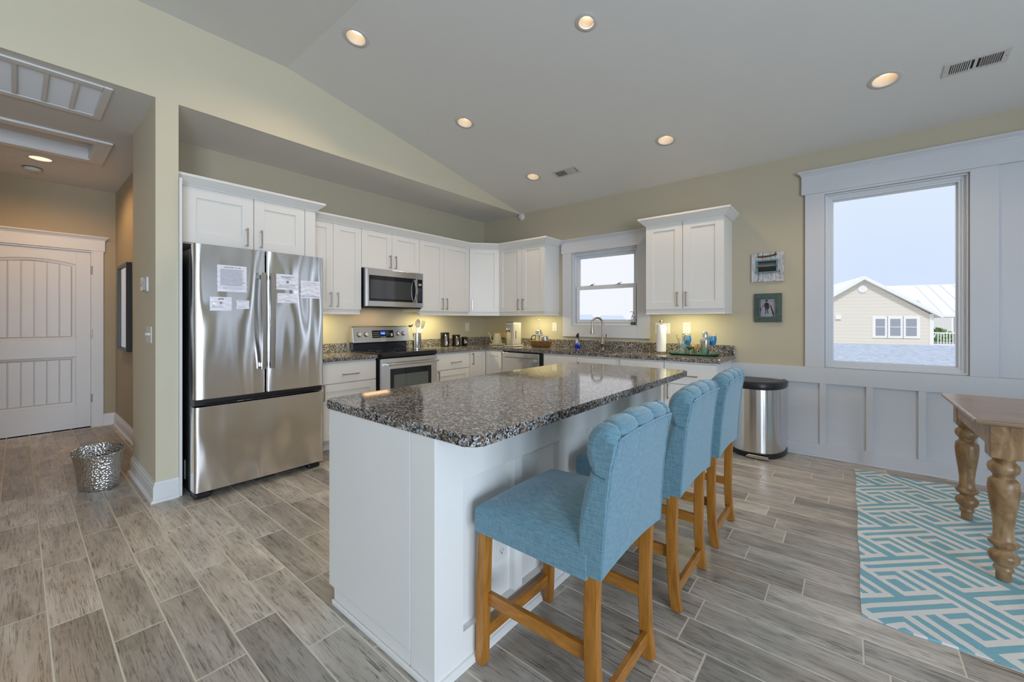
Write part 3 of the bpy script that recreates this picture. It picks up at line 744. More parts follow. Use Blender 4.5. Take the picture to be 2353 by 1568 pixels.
lrail(1.345, [(-1.728, YW-.002), (-1.728, 4.436), (-.944, 4.436), (-.944, YW-.002)], 1, 'white light rail under the cabinet right of the window')
# under cabinet lights
UCL = emis('under_cabinet_lens', (1, .86, .42), 1.2)
def ucl(x, y, w, h, pw, label):
    t = thing('under_cabinet_light', label, 'light', (x, y, ZB-.012), 'strip lights under the wall cabinets')
    MB().box(x-w/2, x+w/2, y-h/2, y+h/2, ZB-.016, ZB-.0005, .003).build('housing', PLATE, t)
    MB().box(x-w/2+.006, x+w/2-.006, y-h/2+.006, y+h/2-.006, ZB-.019, ZB-.0155).build('lens', UCL, t)
    light('lamp', 'AREA', (0, 0, -.012), (0, 0, 0), pw, (1, .88, .46), w*.85, h*.85, parent=t)
ucl(-4.275, 2.05, .045, .30, 3.2, 'strip light under the wall cabinet beside the fridge')
ucl(-4.275, 3.56, .045, .56, 4.6, 'strip light under the wall cabinet right of the microwave')
ucl(-3.40, 4.52, .50, .045, 3.4, 'strip light under the wall cabinet left of the sink window')
ucl(-1.36, 4.52, .50, .045, 3.3, 'strip light under the wall cabinet right of the sink window')

# base cabinets
BZ = .874
def kick_body(mb, x0, x1, y0, y1, face, d=.07):
    mb.box(x0, x1, y0, y1, .10, BZ)
    if face == 'x': mb.box(x0, x1-d, y0, y1, 0, .10)
    else: mb.box(x0, x1, y0+d, y1, 0, .10)
M = FL(-3.900)
t = thing('base_cabinet', 'white base cabinet with a drawer between fridge and range', 'cabinet', (-4.2, 2.12, 0))
mb = MB(); kick_body(mb, XL+.002, -3.901, 1.799, 2.436, 'x'); mb.build('body', CAB, t)
d = shaker(M, 1.815, 2.430, .659, .857, t, 'drawer', flat=True); pull(M, 2.137, .741, d, .175, False)
d = shaker(M, 1.815, 2.430, .115, .655, t); pull(M, 1.860, .58, d)
t = thing('base_cabinet', 'white base cabinet with a drawer right of the range', 'cabinet', (-4.2, 3.5, 0))
mb = MB(); kick_body(mb, XL+.002, -3.901, 3.224, 3.822, 'x'); mb.build('body', CAB, t)
d = shaker(M, 3.228, 3.820, .659, .857, t, 'drawer', flat=True); pull(M, 3.57, .745, d, .17, False)
d = shaker(M, 3.228, 3.820, .115, .655, t); pull(M, 3.275, .575, d)
t = thing('base_cabinet', 'white corner base cabinet with two tall doors at an inside corner', 'cabinet', (-4.1, 4.3, 0))
mb = MB(); mb.prism([(XL+.002, 3.824), (-3.901, 3.824), (-3.901, 4.150), (-3.590, 4.150), (-3.590, YW-.002), (XL+.002, YW-.002)], .10, BZ); mb.prism([(XL+.002, 3.824), (-3.97, 3.824), (-3.97, 4.22), (-3.590, 4.22), (-3.590, YW-.002), (XL+.002, YW-.002)], 0, .10); mb.build('body', CAB, t)
d = shaker(M, 3.826, 4.126, .115, .857, t, st=.06); pull(M, 3.868, .765, d)
M = FB(4.150)
shaker(M, -3.878, -3.594, .115, .857, t, st=.06)
t = thing('base_cabinet', 'white sink base cabinet with two false drawer fronts', 'cabinet', (-2.43, 4.4, 0))
mb = MB(); mb.box(-2.916, -2.898, 4.151, YW-.002, .10, BZ); mb.box(-1.962, -1.914, 4.151, YW-.002, .10, BZ); mb.box(-2.898, -1.962, 4.151, YW-.002, .10, .12)
mb.box(-2.898, -1.962, 4.151, 4.170, .12, BZ); mb.box(-2.916, -1.914, 4.22, YW-.002, 0, .10); mb.build('body', CAB, t)
shaker(M, -2.900, -2.433, .659, .852, t, 'drawer_front', flat=True); shaker(M, -2.431, -1.950, .659, .852, t, 'drawer_front', flat=True)
d = shaker(M, -2.900, -2.433, .115, .655, t); pull(M, -2.475, .575, d)
d = shaker(M, -2.431, -1.950, .115, .655, t); pull(M, -2.390, .575, d)
t = thing('base_cabinet', 'white base cabinet with a drawer right of the sink base', 'cabinet', (-1.67, 4.4, 0))
mb = MB(); kick_body(mb, -1.912, -1.431, 4.151, YW-.002, 'y'); mb.build('body', CAB, t)
d = shaker(M, -1.900, -1.431, .659, .857, t, 'drawer', flat=True); pull(M, -1.665, .745, d, .17, False)
d = shaker(M, -1.900, -1.431, .115, .655, t); pull(M, -1.475, .575, d)
t = thing('base_cabinet', 'white end base cabinet with a drawer beside the trash can', 'cabinet', (-1.19, 4.4, 0))
mb = MB(); kick_body(mb, -1.429, -.949, 4.151, YW-.002, 'y'); mb.box(-.949, -.944, 4.150, YW-.022, 0, BZ); mb.build('body', CAB, t)
d = shaker(M, -1.427, -.949, .655, .857, t, 'drawer', flat=True); pull(M, -1.19, .740, d, .17, False)
d = shaker(M, -1.427, -.949, .115, .651, t); pull(M, -1.385, .575, d)

# counters
def counter_mb(poly): mb = MB(); mb.prism(poly, .8755, .914, 'z', bev=.006, seg=3); return mb
o = counter_mb([(XL+.001, 1.797), (-3.858, 1.797), (-3.858, 2.436), (XL+.001, 2.436)]).build('countertop', GRANITE)
tag(o, 'short speckled granite countertop between fridge and range', 'countertop')
MB().box(XL+.001, XL+.021, 1.797, 2.433, .9145, 1.016, .002).build('backsplash', GRANITE, o)
o = counter_mb([(XL+.001, 3.222), (-3.858, 3.222), (-3.858, 4.122), (-.912, 4.122), (-.912, YW-.002), (XL+.001, YW-.002)]).build('countertop', GRANITE)
tag(o, 'L-shaped speckled granite countertop running round the corner under the window', 'countertop')
WLo = WL[o.name]; cb = MB(Matrix.Translation(-WLo)); SX0, SX1, SY0, SY1 = -2.765, -2.015, 4.205, 4.600
cut2 = rrect(SX0, SX1, SY0, SY1, .07)
ob_loc = o.location.copy(); o.location = (0, 0, 0); cut(o, cb.prism(cut2, .80, 1.0)); o.location = ob_loc
MB().box(XL+.001, XL+.021, 3.222, YW-.024, .9145, 1.016, .002).build('backsplash', GRANITE, o)
MB().box(XL+.001, -.918, YW-.022, YW-.002, .9145, 1.016, .002).build('backsplash', GRANITE, o)
t = thing('sink', 'undermount stainless steel sink below the window', 'sink', (-2.39, 4.40, .68))
mb = MB(); P = rrect(SX0-.012, SX1+.012, SY0-.012, SY1+.012, .08); Q = rrect(SX0-.004, SX1+.004, SY0-.004, SY1+.004, .075); Q2 = rrect(SX0+.03, SX1-.03, SY0+.03, SY1-.03, .06)
n = len(P); vs = [(*p, .8745) for p in P]+[(*p, .8745) for p in Q]+[(*p, .70) for p in Q]+[(*p, .685) for p in Q2]
fs = [(i, (i+1) % n, n+(i+1) % n, n+i) for i in range(n)]+[(n+i, n+(i+1) % n, 2*n+(i+1) % n, 2*n+i) for i in range(n)]+[(2*n+i, 2*n+(i+1) % n, 3*n+(i+1) % n, 3*n+i) for i in range(n)]+[tuple(range(3*n, 4*n))]
mb.raw(vs, fs, False); mb.build('basin', STEEL, t)
MB().lathe([(.02, 0), (.045, .002), (.05, 0)], (-2.39, 4.41, .686), 24, caps=True).build('drain', CHROME, t)
# faucet: gooseneck with bell spray head and side lever
t = thing('faucet', 'brushed nickel gooseneck faucet behind the sink', 'faucet', (-2.37, 4.655, .914))
fx, fy = -2.37, 4.655
MB().lathe([(.030, 0), (.030, .006), (.024, .012), (.022, .05), (.025, .055), (.025, .085), (.020, .10), (.0165, .13), (.0165, .14)], (fx, fy, .9145), 24).build('base', NICKEL, t)
pts = [(fx, fy, 1.04), (fx, fy, 1.22)]; dv = Vector((-.55, -.83, 0)).normalized(); rr = .075
for i in range(1, 15):
    a = pi*i/14*1.02; pts.append((fx+dv.x*(rr-rr*cos(a)), fy+dv.y*(rr-rr*cos(a)), 1.235+rr*sin(a)))
e_ = Vector(pts[-1]); MB().tube(pts, .0125, 14).build('spout', NICKEL, t)
mb = MB(Matrix.Translation(e_) @ Matrix.Rotation(radians(3), 4, 'X')); mb.lathe([(.0125, .01), (.014, 0), (.0155, -.03), (.027, -.105), (.027, -.115), (.018, -.118)], n=24); mb.build('spray_head', NICKEL, t)
hx = Vector((.83, -.55, 0)).normalized(); c0 = Vector((fx, fy, .985))
mb = MB(); mb.tube([c0+hx*.015, c0+hx*.045, c0+hx*.060], [.024, .026, .018], 16); mb.tube([c0+hx*.060, c0+hx*.078+Vector((0, 0, .01)), c0+hx*.083+Vector((0, 0, .06)), c0+hx*.080+Vector((0, 0, .11)), c0+hx*.090+Vector((0, 0, .125))], [.010, .009, .0065, .008, .006], 10); mb.build('lever', NICKEL, t)

# ------------------------------------------------------------------ refrigerator
t = thing('refrigerator', 'stainless steel french door refrigerator with a bottom freezer drawer', 'refrigerator', (-3.95, 1.235, 0))
Y0_, Y1_ = .786, 1.698; XF = -3.520
MB().box(-4.48, -3.640, Y0_+.006, Y1_-.006, .045, 1.800, .006).build('case', DSTEEL, t)
MB().box(-3.640, -3.628, Y0_+.016, Y1_-.016, .055, 1.80).build('gasket', BLACK, t)
def door_panel(name, y0, y1, z0, z1, bulge=.010, ripple=0):
    mb = MB(); nu, nv = 22, 30
    def fn(u, v):
        y = y0+(y1-y0)*u; z = z0+(z1-z0)*v; e = min(u, 1-u)*(y1-y0)
        r = .016; x = XF-(r-sqrt(max(r*r-(r-min(e, r))**2, 0)) if e < r else 0)+bulge*(1-(2*u-1)**2)-bulge
        return (x, y, z)
    us = [0, .004, .010, .02, .035]+[.035+(.93)*i/12 for i in range(1, 12)]+[.965, .98, .99, .996, 1]
    vs = [fn(u, v/ (nv-1)) for u in us for v in range(nv)]; nu = len(us)
    back = [(-3.628, y0, z0), (-3.628, y0, z1), (-3.628, y1, z0), (-3.628, y1, z1)]
    k = len(vs); fs = [(i*nv+j, (i+1)*nv+j, (i+1)*nv+j+1, i*nv+j+1) for i in range(nu-1) for j in range(nv-1)]
    V, F = mb.raw(vs+back, [], True)
    def f(idx, sm=False):
        try: q = mb.bm.faces.new([V[i] for i in idx]); q.smooth = sm
        except ValueError: pass
    for q in fs: f(q, True)
    f([k]+[j for j in range(nv)]+[k+1]); f([k+2]+[(nu-1)*nv+j for j in range(nv)]+[k+3])
    f([k]+[i*nv for i in range(nu)]+[k+2]); f([k+1]+[i*nv+nv-1 for i in range(nu)]+[k+3]); f([k, k+1, k+3, k+2])
    return mb.build(name, FSTEEL, t)
d1 = door_panel('door', Y0_, 1.2365, .718, 1.822); d2 = door_panel('door', 1.2465, Y1_, .718, 1.822)
d3 = door_panel('freezer_drawer', Y0_, Y1_, .062, .664, .006)
MB().box(-3.64, -3.556, Y0_+.004, Y1_-.004, .668, .714, .004).build('drawer_grip_recess', BLACK, t)
MB().tube([(-3.535, Y0_+.06, .676), (-3.535, Y1_-.05, .676)], .007, 8).build('drawer_grip', BGLOSS, t)
for dd, yy in ((d1, 1.212), (d2, 1.272)):
    mb = MB(); N = 16; vs = []
    for i in range(N+1):
        z = .905+(1.648-.905)*i/N; q = 1-(2*i/N-1)**2; x = XF+.030+.016*q
        w = .0155
        for (dx, dy) in ((0, -w), (.012, -w), (.018, -w*.5), (.018, w*.5), (.012, w), (0, w)): vs.append((x+dx, yy+dy, z))
    fs = [(i*6+j, i*6+(j+1) % 6, (i+1)*6+(j+1) % 6, (i+1)*6+j) for i in range(N) for j in range(6)]+[tuple(range(6)), tuple(range(N*6, N*6+6))]
    mb.raw(vs, fs, False)
    for z in (.935, 1.618): mb.box(XF-.004, XF+.036, yy-.010, yy+.010, z-.016, z+.016, .003)
    mb.build('handle', HANDLE, dd)
for yy in (Y0_+.05, Y1_-.05): MB().box(-3.70, -3.60, yy-.03, yy+.03, 1.800, 1.826, .004).build('hinge_cover', DSTEEL, t)
for yy in (Y0_+.06, Y1_-.06): MB().box(-3.70, -3.575, yy-.05, yy+.05, .0, .040, .012).build('foot', BLACK, t)
MB().box(-4.4, -3.66, Y0_+.02, Y1_-.02, .012, .05).build('base_grille', BLACK, t)
MB().box(-3.83, -3.80, Y0_+.0045, Y0_+.0055, .10, .24).build('sticker', PLATE, t)

# papers on the fridge doors
def wrinkle(name, y0, y1, z0, z1, label, seed, wr=.0022):
    rnd = random.Random(seed); ph = [rnd.uniform(0, 6) for _ in range(8)]
    mb = MB(); n = 26
    ymid = 1.0 if y1 < 1.24 else 1.47; hw = .226
    def surf(y): return XF-.010*((y-ymid)/hw)**2
    def fn(u, v):
        y = y0+(y1-y0)*u; z = z0+(z1-z0)*v
        h = wr*(sin(ph[0]+z*170+sin(y*40+ph[1])*2)+.7*sin(ph[2]+y*130+z*60)+.5*sin(ph[3]+z*310+y*90))
        e = min(u, 1-u, v, 1-v)
        return (surf(y)+.0042+h*(.35+.65*min(1, (1-v)*1.6)), y+.0008*sin(z*200+ph[4]), z)
    mb.grid(fn, n, n); mb.grid(lambda u, v: tuple(Vector(fn(u, v))-Vector((.0007, 0, 0))), n, n)
    o = mb.build(name, PAPERM); tag(o, label, 'paper notice', 'laminated notices on the fridge doors'); return o
PAPERM = simple('laminated_paper', (.84, .84, .92), .18, Specular_IOR_Level=.7)
INKG = simple('grey_print', (.22, .22, .27), .5)
XT = XF+.0085
def lines(parent, y0, y1, z0, z1, n, seed, mat=INKG, hgt=.0022, x=None):
    rnd = random.Random(seed); mb = MB(); x = x or XT
    for i in range(n):
        z = z1-(z1-z0)*i/max(1, n-1); y = y0; e = y1-rnd.random()*.02
        while y < e:
            w = rnd.uniform(.004, .013); mb.raw([(x, y, z), (x, min(y+w, e), z), (x, min(y+w, e), z+hgt), (x, y, z+hgt)], [(0, 1, 2, 3)]); y += w+.0022
    return mb.build('small_print', mat, parent)
p = wrinkle('notice_paper', .917, 1.104, 1.490, 1.684, 'large laminated welcome sheet with dense small print on the left door', 1)
text('WELCOME TO THE', .0125, TL_(XT, 1.010, 1.664), INK, p); lines(p, .935, 1.088, 1.535, 1.652, 22, 3); lines(p, .95, 1.09, 1.512, 1.522, 2, 4)
p = wrinkle('notice_paper', .873, 1.006, 1.350, 1.450, 'laminated card with a wifi symbol under the welcome sheet', 2)
text('WIFI', .016, TL_(XT-.004, .940, 1.428), INK, p, bold=.0006)
mb = MB()
for r in (.006, .011, .016): mb.tube([(XT-.003, .940+r*sin(a), 1.398+r*cos(a)) for a in [radians(-48+12*i) for i in range(9)]], .0012, 5)
mb.ball((XT-.003, .940, 1.399), .0022, 6); mb.build('wifi_symbol', INK, p); lines(p, .888, .990, 1.374, 1.384, 2, 8, x=XT-.004)
p = wrinkle('notice_paper', 1.036, 1.122, 1.366, 1.430, 'small white label right of the wifi card', 3, .0012); lines(p, 1.05, 1.11, 1.374, 1.376, 1, 10); lines(p, 1.045, 1.11, 1.420, 1.422, 1, 12)
p = wrinkle('notice_paper', 1.312, 1.478, 1.527, 1.652, 'laminated trash and recycling notice on the right door beside the handle', 4)
text('Trash & Recycling Pick up is', .0085, TL_(XT, 1.395, 1.628), INK, p, bold=.0003); text('every Wednesday', .0075, TL_(XT, 1.395, 1.615), INK, p)
mb = MB(); mb.box(XT-.001, XT+.0005, 1.387, 1.403, 1.580, 1.597); mb.box(XT-.001, XT+.0005, 1.384, 1.406, 1.598, 1.601); mb.build('trash_symbol', INKG, p); lines(p, 1.33, 1.46, 1.545, 1.565, 3, 14)
p = wrinkle('notice_paper', 1.320, 1.474, 1.420, 1.498, 'small laminated card below the trash notice on the right door', 5)
text('* * * *', .012, TL_(XT, 1.397, 1.482), INK, p); lines(p, 1.375, 1.42, 1.436, 1.442, 2, 16)
p = wrinkle('notice_paper', 1.497, 1.664, 1.466, 1.612, 'laminated notice at the right edge of the right door', 6)
lines(p, 1.53, 1.63, 1.588, 1.592, 1, 18); lines(p, 1.51, 1.65, 1.574, 1.578, 1, 19); lines(p, 1.51, 1.655, 1.478, 1.484, 2, 20)

# ------------------------------------------------------------------ range
BLUEG = simple('blue_black_enamel', (.012, .016, .028), .12, Specular_IOR_Level=.8)
t = thing('range', 'stainless steel electric range with a black glass cooktop', 'range', (-4.16, 2.829, 0))
RY0, RY1 = 2.446, 3.214
MB().box(-4.46, -3.862, RY0, RY1, .03, .905).build('body', BLACK, t)
mb = MB(); mb.box(-4.42, -3.83, RY0-.004, RY1+.004, .905, .930, .007, 3)
mb.box(-3.862, -3.812, RY0+.002, RY1-.002, .872, .926, .016, 4); mb.build('cooktop', BGLOSS, t)
BM = simple('burner_grey', (.12, .12, .13), .3)
for (cx, cy, r) in ((-4.02, 2.64, .095), (-4.02, 3.03, .075), (-4.24, 2.64, .070), (-4.24, 3.03, .095)):
    MB().lathe([(r, .0002), (r+.003, .0003)], (cx, cy, .930), 40, caps=False).build('burner_mark', BM, t)
# backguard with sloped steel face
mb = MB(); mb.prism([(-4.47, 1.020), (-4.365, 1.020), (-4.395, 1.198), (-4.41, 1.207), (-4.47, 1.207)], RY0-.004, RY1-.002, 'y', bev=.004)
bg_ = mb.build('backguard', HSTEEL, t)
mb = MB(); mb.prism([(-4.47, .925), (-4.388, .930), (-4.382, 1.006), (-4.40, 1.019), (-4.47, 1.019)], RY0+.004, RY1-.03, 'y', bev=.003); mb.build('riser', BLUEG, t)
sl = atan2(.030, .178)
Mb = Matrix(((-sin(sl), cos(sl), 0, -4.365), (0, 0, 1, 0), (cos(sl), sin(sl), 0, 1.020), (0, 0, 0, 1)))   # local (up, out, y)
def bgm(): return MB(Mb)
bgm().box(.048, .140, .0003, .0015, 2.690, 2.985, .0005).build('control_panel', BGLOSS, t)
bgm().box(.088, .122, .0014, .0022, 2.800, 2.870).build('clock_display', emis('blue_display', (.05, .16, .95), .45), t)
text('12:31', .020, Mb @ Matrix(((0, 1, 0, .094), (0, 0, 1, .0023), (1, 0, 0, 2.836), (0, 0, 0, 1))), emis('blue_digits', (.25, .5, 1), 2.2), t)
mb = bgm(); rn = random.Random(5); mb.mi = 1; mb.box(.053, .135, .0013, .00165, 2.695, 2.980); mb.mi = 0
for i in range(3):
    for j in range(4): mb.box(.066+i*.022, .070+i*.022, .0015, .0019, 2.705+j*.021, 2.705+j*.021+rn.uniform(.010, .015))
    for j in range(3): mb.box(.078+i*.018, .084+i*.018, .0015, .0019, 2.885+j*.017, 2.890+j*.017)
mb.box(.056, .061, .0015, .0019, 2.80, 2.875); mb.box(.066, .10, .0015, .0017, 2.945, 2.970); mb.build('keypad', [simple('keypad_print', (.6, .62, .66), .5), BGLOSS], t)
for yk in (2.523, 2.610, 2.870+.180, 2.870+.262):
    k = bgm().lathe([(.0, .024), (.020, .024), (.0225, .020), (.0235, .006), (.026, .0), (.026, -.001)], (.094, 0, yk), 28, 'y', caps=False).build('knob', CHROME, t)
    bgm().box(.074, .114, .022, .032, yk-.005, yk+.005, .003).build('grip', HSTEEL, k)
    bgm().lathe([(.028, .0002), (.031, .0008)], (.094, 0, yk), 28, 'y', caps=False).build('knob_ring', SLOT, k)
# oven door
M = FL(-3.862)
dr = MB(M)
dr.box(RY0+.006, RY1-.006, .004, .048, .20, .868, .006)
dr = dr.build('oven_door', HSTEEL, t)
MB(M).box(2.560, 3.120, .0475, .0500, .335, .752, .001).build('door_glass_surround', BGLOSS, dr)
MB(M).box(2.606, 3.074, .0495, .0508, .375, .685).build('door_glass', simple('oven_window', (.10, .12, .11), .04, Specular_IOR_Level=1.0), dr)
mb = MB(M); mb.tube([(2.50, .096, .806), (3.190, .096, .806)], .013, 14)
for yy in (2.512, 3.178): mb.box(yy-.014, yy+.014, .045, .100, .795, .817, .004)
mb.build('handle', STEEL, dr)
MB(M).box(RY0+.006, RY1-.006, .004, .040, .045, .190, .006).build('storage_drawer', HSTEEL, t)
# microwave
t = thing('microwave', 'stainless steel over-the-range microwave with a curved handle', 'microwave', (-4.3, 2.828, 1.432))
MY0, MY1 = 2.442, 3.214
MB().box(XL+.004, -4.125, MY0, MY1, 1.432, 1.862, .003).build('case', DSTEEL, t)
MB().box(XL+.004, -4.12, MY0+.004, MY1-.004, 1.418, 1.4315, .003).build('vent_underside', BLACK, t)
M = FL(-4.125)
dm = MB(M).box(MY0, 3.112, .001, .040, 1.436, 1.860, .004).build('door', HSTEEL, t)
cp = MB(M).box(3.114, MY1, .001, .040, 1.436, 1.860, .004).build('control_frame', HSTEEL, t)
MB(M).box(2.470, 3.100, .0396, .0412, 1.497, 1.785, .001).build('door_glass_surround', BGLOSS, dm)
MB(M).box(2.482, 3.060, .0410, .0418, 1.525, 1.735).build('door_glass', simple('microwave_window', (.035, .04, .045), .05, Specular_IOR_Level=1.0), dm)
MB(M).box(3.126, 3.200, .0396, .0412, 1.493, 1.782, .001).build('control_panel', BGLOSS, cp)
mb = MB(M); rn = random.Random(9); mb.mi = 1; mb.box(3.130, 3.196, .0411, .0413, 1.51, 1.69); mb.mi = 0
for i in range(9):
    for j in range(3): mb.box(3.138+j*.018, 3.138+j*.018+rn.uniform(.006, .011), .0412, .0415, 1.52+i*.018, 1.525+i*.018)
mb.build('keypad', [simple('keypad_blue', (.35, .42, .52), .5), BGLOSS], cp)
MB(M).box(3.140, 3.186, .0412, .0416, 1.705, 1.730).build('clock_display', simple('lcd_teal', (.32, .42, .48), .3), cp)
mb = MB(M); N = 14; vs = []
for i in range(N+1):
    z = 1.500+.268*i/N; q = 1-(2*i/N-1)**2; o_ = .042+.040*q
    for (da, do) in ((-.014, 0), (-.014, .008), (.014, .008), (.014, 0)): vs.append((3.082+da, o_+do, z))
mb.raw(vs, [(i*4+j, i*4+(j+1) % 4, (i+1)*4+(j+1) % 4, (i+1)*4+j) for i in range(N) for j in range(4)]+[(0, 1, 2, 3), (N*4, N*4+1, N*4+2, N*4+3)], False); mb.build('handle', STEEL, dm)
light('lamp', 'AREA', (-.05, -.10, -.018), (0, 0, 0), .7, (1, .62, .35), .10, .34, parent=t)
# dishwasher
t = thing('dishwasher', 'stainless steel dishwasher with a bar handle left of the sink', 'dishwasher', (-3.25, 4.4, 0))
MB().box(-3.582, -2.922, 4.160, YW-.005, .015, .868).build('case', BLACK, t)
M = FB(4.160)
dw = MB(M).box(-3.560, -2.962, .001, .045, .12, .858, .005).build('door', STEEL, t)
MB(M).box(-3.555, -2.967, .0445, .0470, .815, .855, .001).build('control_strip', HSTEEL, dw)
mb = MB(M); N = 12; vs = []
for i in range(N+1):
    a = -3.540+.560*i/N; q = 1-(2*i/N-1)**4; o_ = .060+.022*q
    for (dz, do) in ((-.018, 0), (-.018, .009), (.018, .009), (.018, 0)): vs.append((a, o_+do, .775+dz))
mb.raw(vs, [(i*4+j, i*4+(j+1) % 4, (i+1)*4+(j+1) % 4, (i+1)*4+j) for i in range(N) for j in range(4)]+[(0, 1, 2, 3), (N*4, N*4+1, N*4+2, N*4+3)], False)
for a in (-3.53, -2.99): mb.box(a-.012, a+.012, .043, .066, .760, .790, .003)
mb.build('handle', HSTEEL, dw)

# ------------------------------------------------------------------ island
t = thing('kitchen_island', 'white island cabinet with panelled back', 'kitchen island', (-1.4, 2.0, 0))
IX0, IX1, IY0, IY1 = -1.838, -1.126, .925, 3.105; FX = -1.095
mb = MB(); mb.box(IX0, IX1, IY0, IY1, .0705, .874); mb.box(IX0+.055, IX1, IY0, IY1, 0, .070); mb.build('body', CAB, t)
# end panel towards the camera, split at the corner post
Me = FB(IY0)
mb = MB(Me); mb.box(-1.838, -1.233, 0, .015, .0705, .873, .001); mb.box(-1.790, -1.233, 0, .015, 0, .070); mb.build('end_panel', CAB, t)
mb = MB(Me); mb.box(-1.229, FX+.0005, -.0005, .015, 0, .873, .001); mb.build('corner_post', CAB, t)
mb = MB(Me); mb.prism([(-1.795, 0), (FX-.005, 0), (FX-.005, .022), (-1.795, .022)], .015, .026, 'y', bev=.004); mb.build('shoe_molding', CAB, t)
# panelled back towards the stools
Mi = FL(IX1)
mb = MB(Mi); mb.box(IY0+.001, IY1, 0, .003, 0, .873); mb.box(IY0+.001, 1.046, .0032, .031, 0, .873, .001)
mb.box(1.0465, IY1, .0032, .0308, .690, .873, .001); mb.box(1.0465, IY1, .0032, .0308, 0, .128, .001)
for (a, b) in ((1.345, 1.398), (1.690, 1.743), (2.016, 2.069), (2.353, 2.406), (2.692, 2.745), (3.040, IY1)): mb.box(a, b, .0032, .0305, .1285, .6895, .001)
mb.build('back_panel', CAB, t)
mb = MB(); mb.sweep([(0, 0), (.018, 0), (.018, .012), (.008, .022), (0, .024)], [(FX, IY0-.012), (FX, IY1)], 1)
mb.build('shoe_molding', CAB, t)
# doors on the cooking side
Ml = FR((IX0-.012, 0, 0), (0, 1, 0), (-1, 0, 0)); n = 4; w_ = (IY1-IY0)/n
for i in range(n):
    a = IY0+i*w_
    d = shaker(Ml, a, a+w_, .700, .862, t, 'drawer', flat=True); pull(Ml, a+w_/2, .78, d, .15, False)
    d = shaker(Ml, a, a+w_, .112, .696, t); pull(Ml, a+(.05 if i % 2 else w_-.05), .61, d)
o = MB().prism(rrect(-1.888, -.900, .905, 3.118, .045, 8), .8755, .914, 'z', bev=.007, seg=3).build('countertop', GRANITE)
tag(o, 'large polished granite island countertop with rounded corners', 'countertop')
outlet(FL(IX1+.003), 1.285, .342, 'white outlet low on the island back behind the nearest stool', .08, .125)

